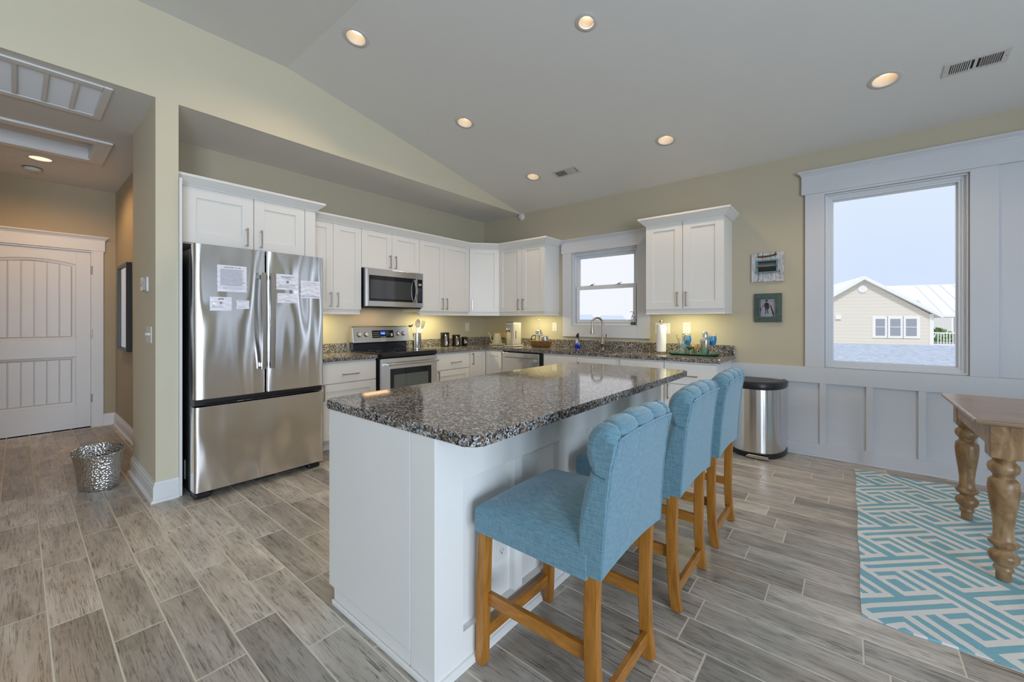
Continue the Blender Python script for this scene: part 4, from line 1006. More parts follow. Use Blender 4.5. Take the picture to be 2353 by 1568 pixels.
# ------------------------------------------------------------------ counter stools (local frame: faces -x, origin on the floor)
def make_stool(loc, label):
    t = thing('bar_stool', label, 'stool', loc, 'blue bar stools along the island'); T = Matrix.Translation(loc)
    W2 = .245
    # seat: block with a domed top
    mb = MB(T); x0, x1 = -.250, .205; S1 = [0, .012, .028, .05, .08, .12]+[.12+.76*i/14 for i in range(1, 14)]+[.88, .92, .95, .972, .988, 1]
    def seat(u, v):
        u = S1[round(u*(len(S1)-1))]; v = S1[round(v*(len(S1)-1))]; x = x0+(x1-x0)*u; y = -W2+2*W2*v; e = min(u*(x1-x0), min(v, 1-v)*2*W2)
        edge = min(1, e/.030); g = 1-(1-min(u/.62, 1))**2; dome = g*(1-(2*v-1)**2)**.9
        return (x, y, .603+.058*dome-.014*(1-edge)**2.2)
    N = len(S1); mb.grid(seat, N, N); rim = []
    for i in range(N): rim.append((i/(N-1), 0))
    for i in range(1, N): rim.append((1, i/(N-1)))
    for i in range(1, N): rim.append((1-i/(N-1), 1))
    for i in range(1, N-1): rim.append((0, 1-i/(N-1)))
    top = [seat(*r) for r in rim]; n = len(top); rows = [top]
    for (z, ins) in ((.572, -.004), (.530, -.005), (.501, -.003), (.497, .006)):
        rows.append([(p[0]+(ins if p[0] < 0 else -ins)*(1 if abs(p[0]-x0) < .012 or abs(p[0]-x1) < .012 else 0), p[1]+(ins if p[1] < 0 else -ins)*(1 if abs(abs(p[1])-W2) < .012 else 0), z) for p in top])
    fs = [(r*n+i, r*n+(i+1) % n, (r+1)*n+(i+1) % n, (r+1)*n+i) for r in range(4) for i in range(n)]+[tuple(range(4*n, 5*n))]
    mb.raw([p for r in rows for p in r], fs, True); mb.merge(1e-4); mb.build('seat', FABRIC, t)
    # backrest: side profile lofted across the width, tufted in four channels with a notch seam
    prof = [(.188, .517), (.176, .575), (.172, .640), (.176, .700), (.186, .755), (.199, .800), (.207, .822), (.212, .834), (.203, .846), (.195, .870), (.193, .905), (.198, .935), (.212, .962), (.236, .981), (.264, .986), (.290, .977), (.303, .958), (.305, .940)]
    rear = [(.298, .922), (.284, .850), (.272, .750), (.262, .640), (.256, .517)]
    seams = [-.192, -.068, .068, .192]
    def dep(y):
        d = 0
        for s_ in seams: d = max(d, .55*math.exp(-((y-s_)/.006)**2)+.45*math.exp(-abs(y-s_)/.022))
        return d
    ysamp = sorted(set([-W2+.49*i/34 for i in range(35)]+[s2*(W2-d2) for s2 in (-1, 1) for d2 in (.001, .003, .006, .010, .020, .028, .036)]+[s_+k*.005 for s_ in seams for k in (-3, -2, -1, 0, 1, 2, 3)]))
    cols = []
    for y in ysamp:
        e = min(1, (W2-abs(y))/.040); col = []; cx, cz = .235, .75
        for k, (x, z) in enumerate(prof):
            w = min(1, max(0, (z-.60)/.15)); inset = .019*dep(y)*w + (.012+.022*w)*(1-sqrt(max(0, 1-(1-e)**2)))
            q = .006*abs(cos((y)*pi/.136))*w if False else 0
            nx_ = Vector((x-max(cx, .235 if z < .93 else .245), 0, z-min(z, .93))); nx_ = nx_.normalized() if nx_.length > 1e-6 else Vector((-1, 0, 0))
            drop = .010*(1-(2*abs(y)/(.49))**2) if z > .93 else 0
            col.append((x-nx_.x*inset, y, z-nx_.z*inset+drop-.008*(1 if z > .93 else 0)+(-.018*0)))
        arch_ = .022*(1-(y/W2)**2)
        for k, (x, z) in enumerate(rear): col.append((x+.004*(1-(y/W2)**2), y, z+(arch_ if k == len(rear)-1 else 0)))
        col[0] = (col[0][0], y, prof[0][1]+arch_*.6)
        cols.append(col)
    m = len(prof)+len(rear); mb = MB(T); nc = len(cols)
    fs = [(i*m+j, i*m+(j+1) % m, (i+1)*m+(j+1) % m, (i+1)*m+j) for i in range(nc-1) for j in range(m)]+[tuple(range(m)), tuple(range((nc-1)*m, nc*m))]
    V, F = mb.raw([p for c in cols for p in c], fs, True)
    for f in F[-2:]: f.smooth = False
    for f in F:
        if len(f.verts) == 4 and all((v.co-Vector(loc)).x > .250 and (v.co-Vector(loc)).z < .935 for v in f.verts): f.smooth = True
    br = mb.build('backrest', FABRIC, t)
    # piping around the rear panel
    mb = MB(T)
    for s_ in (-1, 1): mb.tube([(x+.001, s_*(W2-(.008 if z < .7 else .014 if z < .9 else .026)), z) for x, z in [(.2555, .522)]+rear[::-1][1:]+[(.304, .936)]], .0036, 8)
    tp = cols_top = [(.3055, y, .940+.010*(1-(2*abs(y)/.49)**2)-.008) for y in ysamp if abs(y) < W2-.028]
    mb.tube(tp, .0036, 8); mb.build('piping', FABRIC, br)
    mb = MB(T)
    for s_ in (-1, 1): mb.tube([(.218, s_*(W2-.004), .838), (.238, s_*(W2+.0004), .826), (.270, s_*(W2+.0003), .818)], .0016, 6)
    mb.build('side_seam', simple('seam_thread', (.05, .10, .13), .9) if 'seam_thread' not in bpy.data.materials else bpy.data.materials['seam_thread'], br)
    # legs
    def leg(pts, w):
        mb = MB(T); vs = []
        for (x, y, z) in pts:
            for dx, dy in ((-w, -w), (w, -w), (w, w), (-w, w)): vs.append((x+dx, y+dy, z))
        n = len(pts); V, F = mb.raw(vs, [(i*4+j, i*4+(j+1) % 4, (i+1)*4+(j+1) % 4, (i+1)*4+j) for i in range(n-1) for j in range(4)]+[(0, 1, 2, 3), tuple(range(4*n-4, 4*n))])
        es = [e for e in mb.bm.edges if abs(e.verts[0].co.z-e.verts[1].co.z) > .01]; bmesh.ops.bevel(mb.bm, geom=es, offset=.003, segments=2, affect='EDGES')
        return mb.build('leg', STOOLW, t)
    for s_ in (-1, 1):
        l1 = leg([(-.246, s_*.217, .005), (-.238, s_*.217, .3), (-.228, s_*.217, .500)], .0195)
        l2 = leg([(.228, s_*.200, .005), (.216, s_*.203, .10), (.210, s_*.207, .22), (.210, s_*.212, .38), (.216, s_*.215, .530)], .0205)
        for lg, (gx, gy) in ((l1, (-.246, s_*.217)), (l2, (.228, s_*.200))): MB(T).lathe([(.013, 0), (.014, .001), (.014, .005), (.009, .006)], (gx, gy, 0), 20).build('glide', BLACK, lg)
    for s_ in (-1, 1):
        mb = MB(T); mb.raw([(-.222, s_*.205-.009, .222), (-.222, s_*.205+.009, .222), (-.222, s_*.205+.009, .268), (-.222, s_*.205-.009, .268), (.192, s_*.197-.009, .222), (.192, s_*.197+.009, .222), (.192, s_*.197+.009, .268), (.192, s_*.197-.009, .268)],
                           [(0, 1, 2, 3), (4, 5, 6, 7), (0, 1, 5, 4), (1, 2, 6, 5), (2, 3, 7, 6), (3, 0, 4, 7)]); mb.build('side_stretcher', STOOLWX, t)
    MB(T).box(-.254, -.234, -.198, .198, .085, .130, .002).build('front_stretcher', STOOLWX, t)
    MB(T).box(.210, .230, -.182, .182, .060, .105, .002).build('rear_stretcher', STOOLWX, t)
    mb = MB(T); mb.box(-.215, .20, -.195, -.175, .476, .500); mb.box(-.215, .20, .175, .195, .476, .500); mb.build('apron', STOOLWX, t)
    return t
st = make_stool((-.812, 1.325, 0), 'blue upholstered bar stool with tufted back, nearest to the camera')
for k, (x, y, rz, lab) in enumerate([(-.812, 2.052, 0, 'blue upholstered bar stool in the middle of the three at the island'), (-.808, 2.706, 0, 'blue upholstered bar stool at the far end of the island beside the trash can')]):
    c = copy_tree(st, None, (x, y, 0), lab)

# ------------------------------------------------------------------ rug and dining table
mb = MB(); RX0, RX1, RY0, RY1 = .045, 3.3, 2.322, 4.565; nx, ny = 80, 60; rn = random.Random(3)
def rugz(x, y):
    e = min(x-RX0, RX1-x, y-RY0, RY1-y); return .0075+.0035*math.exp(-e/.05)*sin(y*23+x*17)
def rugp(u, v):
    x = RX0+(RX1-RX0)*u; y = RY0+(RY1-RY0)*v
    ex = .003*sin(y*9+1)*math.exp(-(x-RX0)/.04); ey = .007*sin(x*14+2)*(math.exp(-(y-RY0)/.05)-math.exp(-(RY1-y)/.05))
    return (x+ex, y+ey, rugz(x, y))
mb.grid(rugp, nx, ny)
rim = [(i/(nx-1), 0) for i in range(nx)]+[(1, i/(ny-1)) for i in range(1, ny)]+[(1-i/(nx-1), 1) for i in range(1, nx)]+[(0, 1-i/(ny-1)) for i in range(1, ny-1)]
tp = [rugp(*r) for r in rim]; n = len(tp); mb.raw(tp+[(p[0], p[1], .0006) for p in tp], [(i, (i+1) % n, n+(i+1) % n, n+i) for i in range(n)]+[tuple(range(n, 2*n))])
tag(mb.merge().build('rug', RUG), 'teal and white geometric patterned area rug under the dining table', 'rug')
t = thing('dining_table', 'rustic wooden dining table with thick turned legs on the rug', 'dining table', (1.4, 3.467, 0))
TX0, TX1, TY0, TY1 = .478, 2.50, 3.000, 3.935
MB().box(TX0, TX1, TY0, TY1, .770, .795, .010, 3).build('tabletop', TABT, t)
mb = MB(); mb.box(TX0+.062, TX1-.062, TY0+.030, TY0+.052, .66, .770); mb.box(TX0+.062, TX1-.062, TY1-.052, TY1-.030, .66, .770)
for xx in (TX0+.058, TX1-.080): mb.box(xx, xx+.022, TY0+.08, TY1-.08, .66, .770)
mb.build('apron', TABW, t)
LP = [(.0262, .0105), (.0265, .050), (.030, .056), (.0345, .060), (.0355, .066), (.033, .072), (.0300, .078), (.034, .088), (.046, .100), (.0525, .115), (.0530, .130), (.047, .143), (.0355, .152), (.031, .160), (.036, .170), (.046, .178), (.0530, .188), (.0525, .197), (.043, .203), (.0370, .215), (.0350, .240), (.0355, .275), (.0395, .320), (.0460, .370), (.0525, .425), (.0545, .465), (.0520, .493), (.044, .503), (.0365, .510), (.036, .520), (.042, .530), (.0520, .543), (.0550, .558), (.0525, .574), (.042, .585), (.0370, .592), (.040, .600), (.046, .606), (.046, .612)]
for (x, y) in ((.586, 3.072), (.586, 3.872), (2.392, 3.072), (2.392, 3.872)):
    mb = MB(); mb.lathe(LP, (x, y, 0), 40); mb.box(x-.053, x+.053, y-.053, y+.053, .611, .7695, .003); mb.build('leg', TABW, t)

# ------------------------------------------------------------------ trash can and wastebasket
t = thing('trash_can', 'semi-round stainless steel step trash can with a black lid against the wainscot', 'trash can', (-.695, 4.52, 0))
cx, cy = -.695, 4.700
def dshape(sx, sy, n=40, back=.0, r=.05):
    P = []
    for i in range(n+1):
        a = pi*i/n; c_, s_ = cos(a), sin(a); P.append((cx+sx*(abs(c_)**.82)*(1 if c_ > 0 else -1), cy-sy*(s_**.95)))
    return P+[(cx-sx, cy+.045), (cx-sx+.02, cy+.058), (cx+sx-.02, cy+.058), (cx+sx, cy+.045)]
def dsolid(mb, secs):
    rows = [[(*p, z) for p in dshape(sx, sy)] for (sx, sy, z) in secs]; n = len(rows[0])
    fs = [(r*n+i, r*n+(i+1) % n, (r+1)*n+(i+1) % n, (r+1)*n+i) for r in range(len(rows)-1) for i in range(n)]+[tuple(range(n)), tuple(range((len(rows)-1)*n, len(rows)*n))]
    mb.raw([p for r in rows for p in r], fs, True)
    for f in mb.bm.faces:
        if len(f.verts) > 4: f.smooth = False
    return mb
dsolid(MB(), [(.236, .352, .042), (.236, .352, .640)]).build('body', STEEL, t)
dsolid(MB(), [(.236, .352, .003), (.241, .358, .008), (.241, .358, .048), (.236, .352, .050)]).build('base', BLACK, t)
lid = dsolid(MB(), [(.240, .357, .636), (.243, .361, .645), (.243, .361, .680), (.238, .354, .698), (.220, .332, .706), (.212, .320, .700), (.12, .20, .706)]).build('lid', BLACK, t)
mb = MB(); pts = []
for i in range(25):
    a = -.42+.84*i/24; pts.append((cx+.05+.095*sin(a*3.4)*1.0, cy-.372-.012*cos(a*3.4), .028))
for p0, p1 in zip(pts, pts[1:]): pass
mb.prism([(cx+.05-.095, .018), (cx+.05-.06, .010), (cx+.05+.06, .010), (cx+.05+.095, .018), (cx+.05+.075, .040), (cx+.05-.075, .040)], cy-.392, cy-.352, 'y', bev=.006, seg=3); mb.build('pedal', STEEL, t)
t = thing('wastebasket', 'oval hammered silver wastebasket on the hall floor', 'wastebasket', (-4.425, .392, 0))
mb = MB(); secs = [(.100, .012), (.122, .002), (.127, .012), (.132, .06), (.142, .14), (.152, .21), (.163, .262), (.171, .285)]; n = 48; vs = []
def rim_z(a, z): return z+(.022*sin(a-.2))*(z/.285)**3
for (r, z) in secs:
    for k in range(n):
        a = 2*pi*k/n; u_ = Vector((.77, .64)); v_ = Vector((-.64, .77)); p = u_*cos(a)*r+v_*sin(a)*r*.72; vs.append((-4.425+p.x, .392+p.y, rim_z(a, z)))
for (r, z) in [(.166, .286), (.158, .262), (.147, .21), (.136, .14), (.124, .02)]:
    for k in range(n):
        a = 2*pi*k/n; p = Vector((.77, .64))*cos(a)*r+Vector((-.64, .77))*sin(a)*r*.72; vs.append((-4.425+p.x, .392+p.y, rim_z(a, z)))
m = 13; fs = [(i*n+k, i*n+(k+1) % n, (i+1)*n+(k+1) % n, (i+1)*n+k) for i in range(m-1) for k in range(n)]+[tuple(range(n)), tuple(range((m-1)*n, m*n))]
mb.raw(vs, fs, True); mb.build('bin_body', HAMMER, t)
pts = []
for k in range(48):
    a = 2*pi*k/48; p = Vector((.77, .64))*cos(a)*.169+Vector((-.64, .77))*sin(a)*.169*.72; pts.append((-4.425+p.x, .392+p.y, rim_z(a, .286)))
MB().tube(pts, .004, 8, closed=True).build('rim', HAMMER, t)

# ------------------------------------------------------------------ pictures on the window wall
M = FB(YW)
t = thing('picture_frame', 'whitewashed plank frame with a teal inner frame and rope, the upper picture', 'picture frame', (-.625, YW, 1.665))
PL1 = NT('whitewashed_plank'); v = PL1.co(scale=(14, 1, 3)); f = PL1.noise(v, 4, 5, .7, 1.5)
PL1.set(Base_Color=PL1.ramp(f, [(.30, (.07, .055, .045)), (.42, (.36, .35, .34)), (.55, (.62, .62, .64))]), Roughness=.8); PL1.bump(f, .4, .002)
xs = [-.764, -.703, -.662, -.596, -.552, -.487]
mb = MB(M)
for i in range(5): mb.box(xs[i]+.0015, xs[i+1]-.0015, .008, .020+.002*(i % 2), 1.667+.003*(i % 2), 1.958-.004*((i+1) % 2), .001)
mb.box(-.755, -.495, .001, .010, 1.70, 1.73); mb.box(-.755, -.495, .001, .010, 1.89, 1.92); mb.build('planks', PL1.m, t)
mb = MB(M); frame_rect(mb, -.718, -.535, 1.752, 1.884, .015, .020, .034, .002); inn = mb.build('inner_frame', simple('teal_paint', (.13, .25, .28), .5), t)
ph = NT('sea_photo'); s_ = ph.n('SeparateXYZ'); tcn = ph.n('TexCoord'); ph.l(tcn.outputs['Generated'], s_.inputs[0]); nn = ph.noise(ph.co(scale=(20, 1, 90)), 1, 3)
zz = ph.math('ADD', s_.outputs[2], ph.math('MULTIPLY_ADD', nn, .10, -.05))
ph.set(Base_Color=ph.ramp(zz, [(0, .010), (.30, .03), (.47, .015), (.50, .22), (.62, .16), (.85, .05), (1, .02)]), Roughness=.15)
MB(M).box(-.704, -.549, .022, .025, 1.766, 1.870).build('sea_photograph', ph.m, inn)
mb = MB(M)
for a in (-.712, -.541): mb.box(a-.007, a+.007, .030, .037, 1.814, 1.819, .001)
mb.build('clips', BLACK, inn)
mb = MB(M); rope = simple('jute_rope', (.13, .075, .03), .9, bump=.6, bscale=500)
for o_ in (0, pi): mb.tube([(-.700+.150*i/40, .027+.005*cos(i*.9+o_), 1.918-.006*sin(pi*i/40)+.005*sin(i*.9+o_)+.012*(i/40)) for i in range(41)], .0052, 6)
mb.ball((-.700, .030, 1.918), .009, 8); mb.ball((-.552, .030, 1.932), .010, 8); mb.tube([(-.55, .028, 1.932), (-.556, .028, 1.950), (-.548, .028, 1.958)], .003, 6); mb.build('rope', rope, t)
t = thing('picture_frame', 'square green wooden frame with a black and white figure photo, the lower picture', 'picture frame', (-.62, YW, 1.26))
GRN = NT('green_wash'); f = GRN.noise(GRN.co(scale=(3, 1, 12)), 6, 4, .6); GRN.set(Base_Color=GRN.ramp(f, [(.3, (.035, .060, .050)), (.7, (.085, .13, .11))]), Roughness=.5)
x0, x1, z0, z1 = -.737, -.503, 1.262, 1.548
def miter(mb, x0, x1, z0, z1, w, o0, o1, o2):
    A = [(x0, z0), (x1, z0), (x1, z1), (x0, z1)]; B = [(x0+w, z0+w), (x1-w, z0+w), (x1-w, z1-w), (x0+w, z1-w)]
    vs = [(p[0], 0, p[1]) for p in A]+[(p[0], o0, p[1]) for p in A]+[(p[0], o1, p[1]) for p in B]+[(p[0], o2, p[1]) for p in B]
    mb.raw(vs, [(r*4+i, r*4+(i+1) % 4, (r+1)*4+(i+1) % 4, (r+1)*4+i) for r in range(3) for i in range(4)])
mb = MB(M); miter(mb, x0, x1, z0, z1, .052, .022, .026, .014); mb.build('frame', GRN.m, t)
mb = MB(M); miter(mb, x0+.040, x1-.040, z0+.042, z1-.042, .013, .030, .028, .010); mb.build('inner_lip', GRN.m, t)
pic = MB(M).box(x0+.05, x1-.05, .008, .011, z0+.05, z1-.05).build('photograph', simple('photo_grey', (.30, .29, .33), .2), t)
mb = MB(M); fx_, fz = -.632, 1.400
def blob(pts, o=.0112): mb.raw([(fx_+a, o, fz+b) for a, b in pts], [tuple(range(len(pts)))])
blob([(.010*cos(q), .075+.012*sin(q)) for q in [2*pi*i/12 for i in range(12)]])
blob([(-.014, .056), (.016, .056), (.018, .03), (.028, .002), (-.016, .0), (-.014, .03)]); blob([(-.014, .054), (-.022, .03), (-.040, .016), (-.038, .011), (-.018, .024), (-.010, .04)]); blob([(.014, .054), (.024, .034), (.046, .024), (.045, .019), (.022, .028), (.012, .042)])
blob([(-.012, .002), (.001, .002), (-.001, -.035), (-.006, -.060), (-.012, -.058), (-.008, -.035)]); blob([(.004, .002), (.018, .002), (.012, -.03), (.018, -.055), (.010, -.056), (.006, -.03)])
for k in range(5): blob([(.034+.006*k, .022-.016*k), (.040+.006*k, .022-.016*k), (.046+.004*k, -.01-.018*k), (.038+.004*k, -.012-.018*k)])
blob([(-.052, .01), (-.044, -.004), (-.052, -.05)])
mb.build('figure_print', simple('photo_black', (.012, .012, .014), .3), pic)

# ------------------------------------------------------------------ things on the counters
CZ = .9145
def lath(name, prof, c, mat, parent, n=28, **k): return MB().lathe(prof, c, n, **k).build(name, mat, parent)
ENB = simple('black_enamel', (.006, .006, .008), .08, Specular_IOR_Level=.8)
for i, (x, y, r, h, lab, txt) in enumerate([(-4.320, 3.772, .060, .198, 'tallest black canister with an oval window, nearest the range', 'COFFEE'), (-4.275, 3.940, .055, .163, 'middle-sized black canister with an oval window', ''), (-4.255, 4.085, .041, .130, 'smallest black canister with a round window', '')]):
    t = thing('canister', lab, 'canister', (x, y, CZ), 'black canisters beside the range')
    lath('body', [(r-.003, 0), (r, .004), (r, h-.020), (r-.002, h-.018)], (x, y, CZ), ENB, t, 40)
    l_ = lath('lid', [(r+.001, h-.018), (r+.003, h-.014), (r+.003, h-.004), (r-.002, h)], (x, y, CZ), ENB, t, 40)
    lath('lid_ring', [(r+.0035, h-.004), (r-.004, h+.0015), (r-.010, h+.001)], (x, y, CZ), CHROME, l_, 40, caps=False)
    an = atan2(-y-.0, -x)+.28; hh = h*.36 if i < 2 else .026; ww = .014 if i < 2 else .017
    def oval(sc, dr):
        P = []
        for q in range(36):
            a = 2*pi*q/36; dx = ww*sc*cos(a); dz = (hh-ww)*(1 if sin(a) > 0 else -1)*(1 if abs(sin(a)) > 1e-3 else 0)+ww*sc*sin(a)
            th = an+dx/r; P.append((x+(r+dr)*cos(th), y+(r+dr)*sin(th), CZ+h*.46+dz))
        return P
    MB().tube(oval(1.0, .002), .003, 6, closed=True).build('window_ring', CHROME, t)
    P = oval(.85, .0014); MB().raw(P, [tuple(range(36))])
    mb = MB(); mb.raw(P, [tuple(range(36))]); mb.build('window', simple('canister_window', (.25, .24, .23) if i != 1 else (.22, .13, .09), .2), t)
t = thing('utensil_crock', 'shiny steel utensil crock standing on the cooktop', 'utensil crock', (-4.035, 3.080, .9305))
CX_, CY_ = -4.035, 3.080
lath('cup', [(.046, 0), (.050, .003), (.050, .188), (.0525, .190), (.0525, .193), (.0485, .193), (.048, .006), (0, .006)], (CX_, CY_, .9308), CHROME, t, 40, caps=False)
def utensil(name, lab, base, top, head, kind):
    t = thing(name, lab, 'utensil', base, 'serving utensils in the crock'); b = Vector(base); tp = Vector(top)
    mid = (b+tp)/2; MB().tube([b, mid, tp], [.004, .004, .0055], 8, flat=(1, .6)).build('handle', STEEL, t)
    d = (tp-b).normalized(); side = Vector((.77, .64, 0)); fwd_ = side.cross(d).normalized(); side = d.cross(fwd_).normalized()
    M_ = Matrix(((side.x, fwd_.x, d.x, tp.x), (side.y, fwd_.y, d.y, tp.y), (side.z, fwd_.z, d.z, tp.z), (0, 0, 0, 1)))
    mb = MB(M_)
    if kind == 'ladle': mb.lathe([(.032*sin(a), -.032*cos(a)*.8) for a in [pi/2*i/8+.001 for i in range(9)]], (0, .012, .035), 20, caps=False)
    elif kind == 'slot':
        n_ = 28
        def P(u, w_, l_): return (w_*cos(u), .006*cos(u)**2, .052+l_*sin(u))
        o_ = [P(2*pi*i/n_, .033, .052) for i in range(n_)]; i_ = [P(2*pi*i/n_, .026, .043) for i in range(n_)]
        mb.raw(o_+i_, [(i, (i+1) % n_, n_+(i+1) % n_, n_+i) for i in range(n_)]); mb.raw([(p[0], p[1]-.002, p[2]) for p in o_+i_], [(i, (i+1) % n_, n_+(i+1) % n_, n_+i) for i in range(n_)])
        for xx in (-.016, -.005, .006, .017): mb.box(xx-.0035, xx+.0035, -.003, .001, .052-.043*sqrt(1-(xx/.026)**2), .052+.043*sqrt(1-(xx/.026)**2))
    else:
        for k in (-1.5, -.5, .5, 1.5): mb.tube([(k*.004, 0, 0), (k*.011, -.006, .03), (k*.011, .004, .075), (k*.010, .012, .100)], [.004, .0045, .003, .0015], 6)
        mb.tube([(0, 0, -.01), (0, -.004, .02)], [.006, .016], 8, flat=(1, .3))
    mb.build('head', STEEL, t)
r0 = Vector((.77, .64, 0)); f0 = Vector((-.64, .77, 0)); cc = Vector((CX_, CY_, .955))
utensil('ladle', 'steel ladle leaning left in the utensil crock', cc+r0*.02, tuple(cc-r0*.065+f0*.01+Vector((0, 0, .235))), None, 'ladle')
utensil('slotted_spoon', 'steel slotted spoon upright in the utensil crock', cc+r0*.00-f0*.01, tuple(cc+r0*.006+f0*.012+Vector((0, 0, .235))), None, 'slot')
utensil('serving_fork', 'steel serving fork leaning right in the utensil crock', cc-r0*.015, tuple(cc+r0*.055+f0*.01+Vector((0, 0, .225))), None, 'fork')
# kettle
CREAM = simple('cream_enamel', (.50, .46, .33), .35); OAK = simple('light_handle_wood', (.42, .24, .09), .5)
kx, ky = -4.015, 4.520; t = thing('kettle', 'cream gooseneck kettle with a wooden handle on its base', 'kettle', (kx, ky, CZ))
Mk = Matrix.Translation((kx, ky, CZ)) @ Matrix.Rotation(radians(39.5+45), 4, 'Z')
MB(Mk).box(-.082, .082, -.082, .082, .002, .020, .005, 3).build('base_plate', CREAM, t)
lath('body', [(.070, .021), (.072, .030), (.045, .168), (.043, .172), (0, .174)], (kx, ky, CZ), CREAM, t, 36)
lath('lid', [(.036, .173), (.034, .178), (.010, .181), (.008, .186), (.012, .190), (.0, .193)], (kx, ky, CZ), OAK, t, 24)
P0 = Vector((kx, ky, CZ)); MB().tube([P0-r0*.065+Vector((0, 0, .045)), P0-r0*.085+Vector((0, 0, .06)), P0-r0*.098+Vector((0, 0, .10)), P0-r0*.108+Vector((0, 0, .15)), P0-r0*.122+Vector((0, 0, .172)), P0-r0*.136+Vector((0, 0, .186))], [.009, .008, .0065, .006, .005, .005], 10).build('spout', CREAM, t)
MB().tube([P0+r0*.044+Vector((0, 0, .158)), P0+r0*.085+Vector((0, 0, .163)), P0+r0*.105+Vector((0, 0, .172)), P0+r0*.112+Vector((0, 0, .15)), P0+r0*.145+Vector((0, 0, .075))], [.009, .009, .011, .012, .010], 10).build('handle', OAK, t)
# coffee maker
IV = simple('ivory_plastic', (.46, .44, .39), .35); t = thing('coffee_maker', 'tall narrow ivory and steel single cup coffee maker', 'coffee maker', (-3.60, 4.40, CZ))
ax0, ax1, ay0, ay1 = -3.685, -3.555, 4.335, 4.520
MB().box(ax0-.018, ax1+.024, ay0-.022, ay1+.01, CZ, CZ+.022, .009, 3).build('base', IV, t)
MB().box(ax0, ax1, ay0, ay1, CZ+.021, CZ+.335, .018, 4).build('column', IV, t)
MB().box(ax0+.006, ax1-.006, ay0+.004, ay1-.02, CZ+.333, CZ+.342, .004).build('lid', simple('dark_grey_plastic', (.10, .10, .10), .3), t)
MB().box(ax0+.022, ax1-.032, ay0-.006, ay0+.01, CZ+.026, CZ+.215, .003).build('cup_niche', STEEL, t)
lath('brew_head', [(.0, -.030), (.034, -.026), (.037, .0), (.037, .01)], (ax0+.059, ay0, CZ+.232), CHROME, t, 28, axis='y')
MB().box(ax0+.03, ax1-.03, ay0-.001, ay0+.004, CZ+.285, CZ+.29).build('control_strip', SLOT, t)
MB().box(ax1-.004, ax1+.002, ay0+.05, ay0+.062, CZ+.11, CZ+.22, .001).build('water_gauge', SLOT, t)
# basket with french press and tin
BK = NT('woven_seagrass'); w1_ = BK.n('TexWave'); w1_.inputs['Scale'].default_value = 32; w1_.inputs['Distortion'].default_value = 5; w1_.inputs['Detail'].default_value = 2; w1_.bands_direction = 'X'
BK.l(BK.co(scale=(1, 1, .25)), w1_.inputs['Vector']); f = BK.noise(BK.co(scale=(60, 60, 25)), 1.6, 3)
BK.set(Base_Color=BK.mix(BK.math('MULTIPLY', w1_.outputs['Fac'], f), (.16, .065, .016), (.80, .50, .19)), Roughness=.6); BK.bump(w1_.outputs['Fac'], 1, .006)
bx, by = -3.250, 4.560; t = thing('basket', 'oval woven seagrass basket holding a french press and a tin', 'basket', (bx, by, CZ))
mb = MB(); mb.lathe([(.125, .002), (.132, .006), (.150, .040), (.160, .078), (.163, .084), (.158, .086), (.152, .080), (.140, .040), (.120, .010), (0, .009)], (bx, by, CZ), 48, sx=1, sy=.72, caps=True); mb.build('body', BK.m, t)
mb = MB()
for k in range(44):
    a = 2*pi*k/44; mb.tube([(bx+.131*cos(a), by+.131*.72*sin(a), CZ+.008), (bx+.152*cos(a+.02), by+.152*.72*sin(a+.02), CZ+.042), (bx+.162*cos(a+.05), by+.162*.72*sin(a+.05), CZ+.080)], [.0062, .0075, .0070], 6)
tag(mb.build('weave', BK.m, t), 'thick upright seagrass strands', 'x') if False else mb.build('weave', BK.m, t)
MB().tube([(bx+.161*cos(2*pi*k/48), by+.161*.72*sin(2*pi*k/48), CZ+.084+.0015*sin(k*2.1)) for k in range(48)], .007, 8, closed=True).build('rim', BK.m, t)
px, py = -3.285, 4.565; t = thing('french_press', 'glass french press with a chrome dome lid and black handle', 'french press', (px, py, CZ+.010))
lath('beaker', [(.044, .0), (.046, .004), (.046, .165), (.044, .165), (.043, .004)], (px, py, CZ+.011), GLASS, t, 32, caps=True)
lath('dome_lid', [(.050, .165), (.052, .172), (.050, .190), (.040, .212), (.022, .226), (0, .230)], (px, py, CZ+.011), CHROME, t, 32)
lath('collar', [(.049, .140), (.050, .142), (.050, .150), (.049, .152)], (px, py, CZ+.011), CHROME, t, 32)
mb = MB(); mb.tube([(px, py, CZ+.225), (px, py, CZ+.36)], .0022, 8); mb.ball((px, py, CZ+.370), .010, 10); mb.build('plunger', CHROME, t)
mb = MB()
for k in range(4): a = pi/4+pi/2*k; mb.box(px+.049*cos(a)-.004, px+.049*cos(a)+.004, py+.049*sin(a)-.004, py+.049*sin(a)+.004, CZ+.013, CZ+.165)
mb.build('frame', CHROME, t)
Pp = Vector((px, py, CZ+.011)); MB().tube([Pp-r0*.046+Vector((0, 0, .145)), Pp-r0*.080+Vector((0, 0, .148)), Pp-r0*.100+Vector((0, 0, .125)), Pp-r0*.106+Vector((0, 0, .08)), Pp-r0*.105+Vector((0, 0, .05))], .007, 10).build('handle', BLACK, t)
t = thing('tin_can', 'round silver coffee tin with a red label in the basket', 'tin', (-3.185, 4.560, CZ+.010))
lath('body', [(.046, 0), (.048, .002), (.048, .112), (.046, .114)], (-3.185, 4.560, CZ+.011), simple('tin_silver', (.55, .55, .56), .3, .8), t, 36)
lath('lid', [(.0495, .112), (.050, .114), (.050, .134), (.047, .138), (0, .138)], (-3.185, 4.560, CZ+.011), STEEL, t, 36)
an = atan2(-4.56, 3.185)-.35
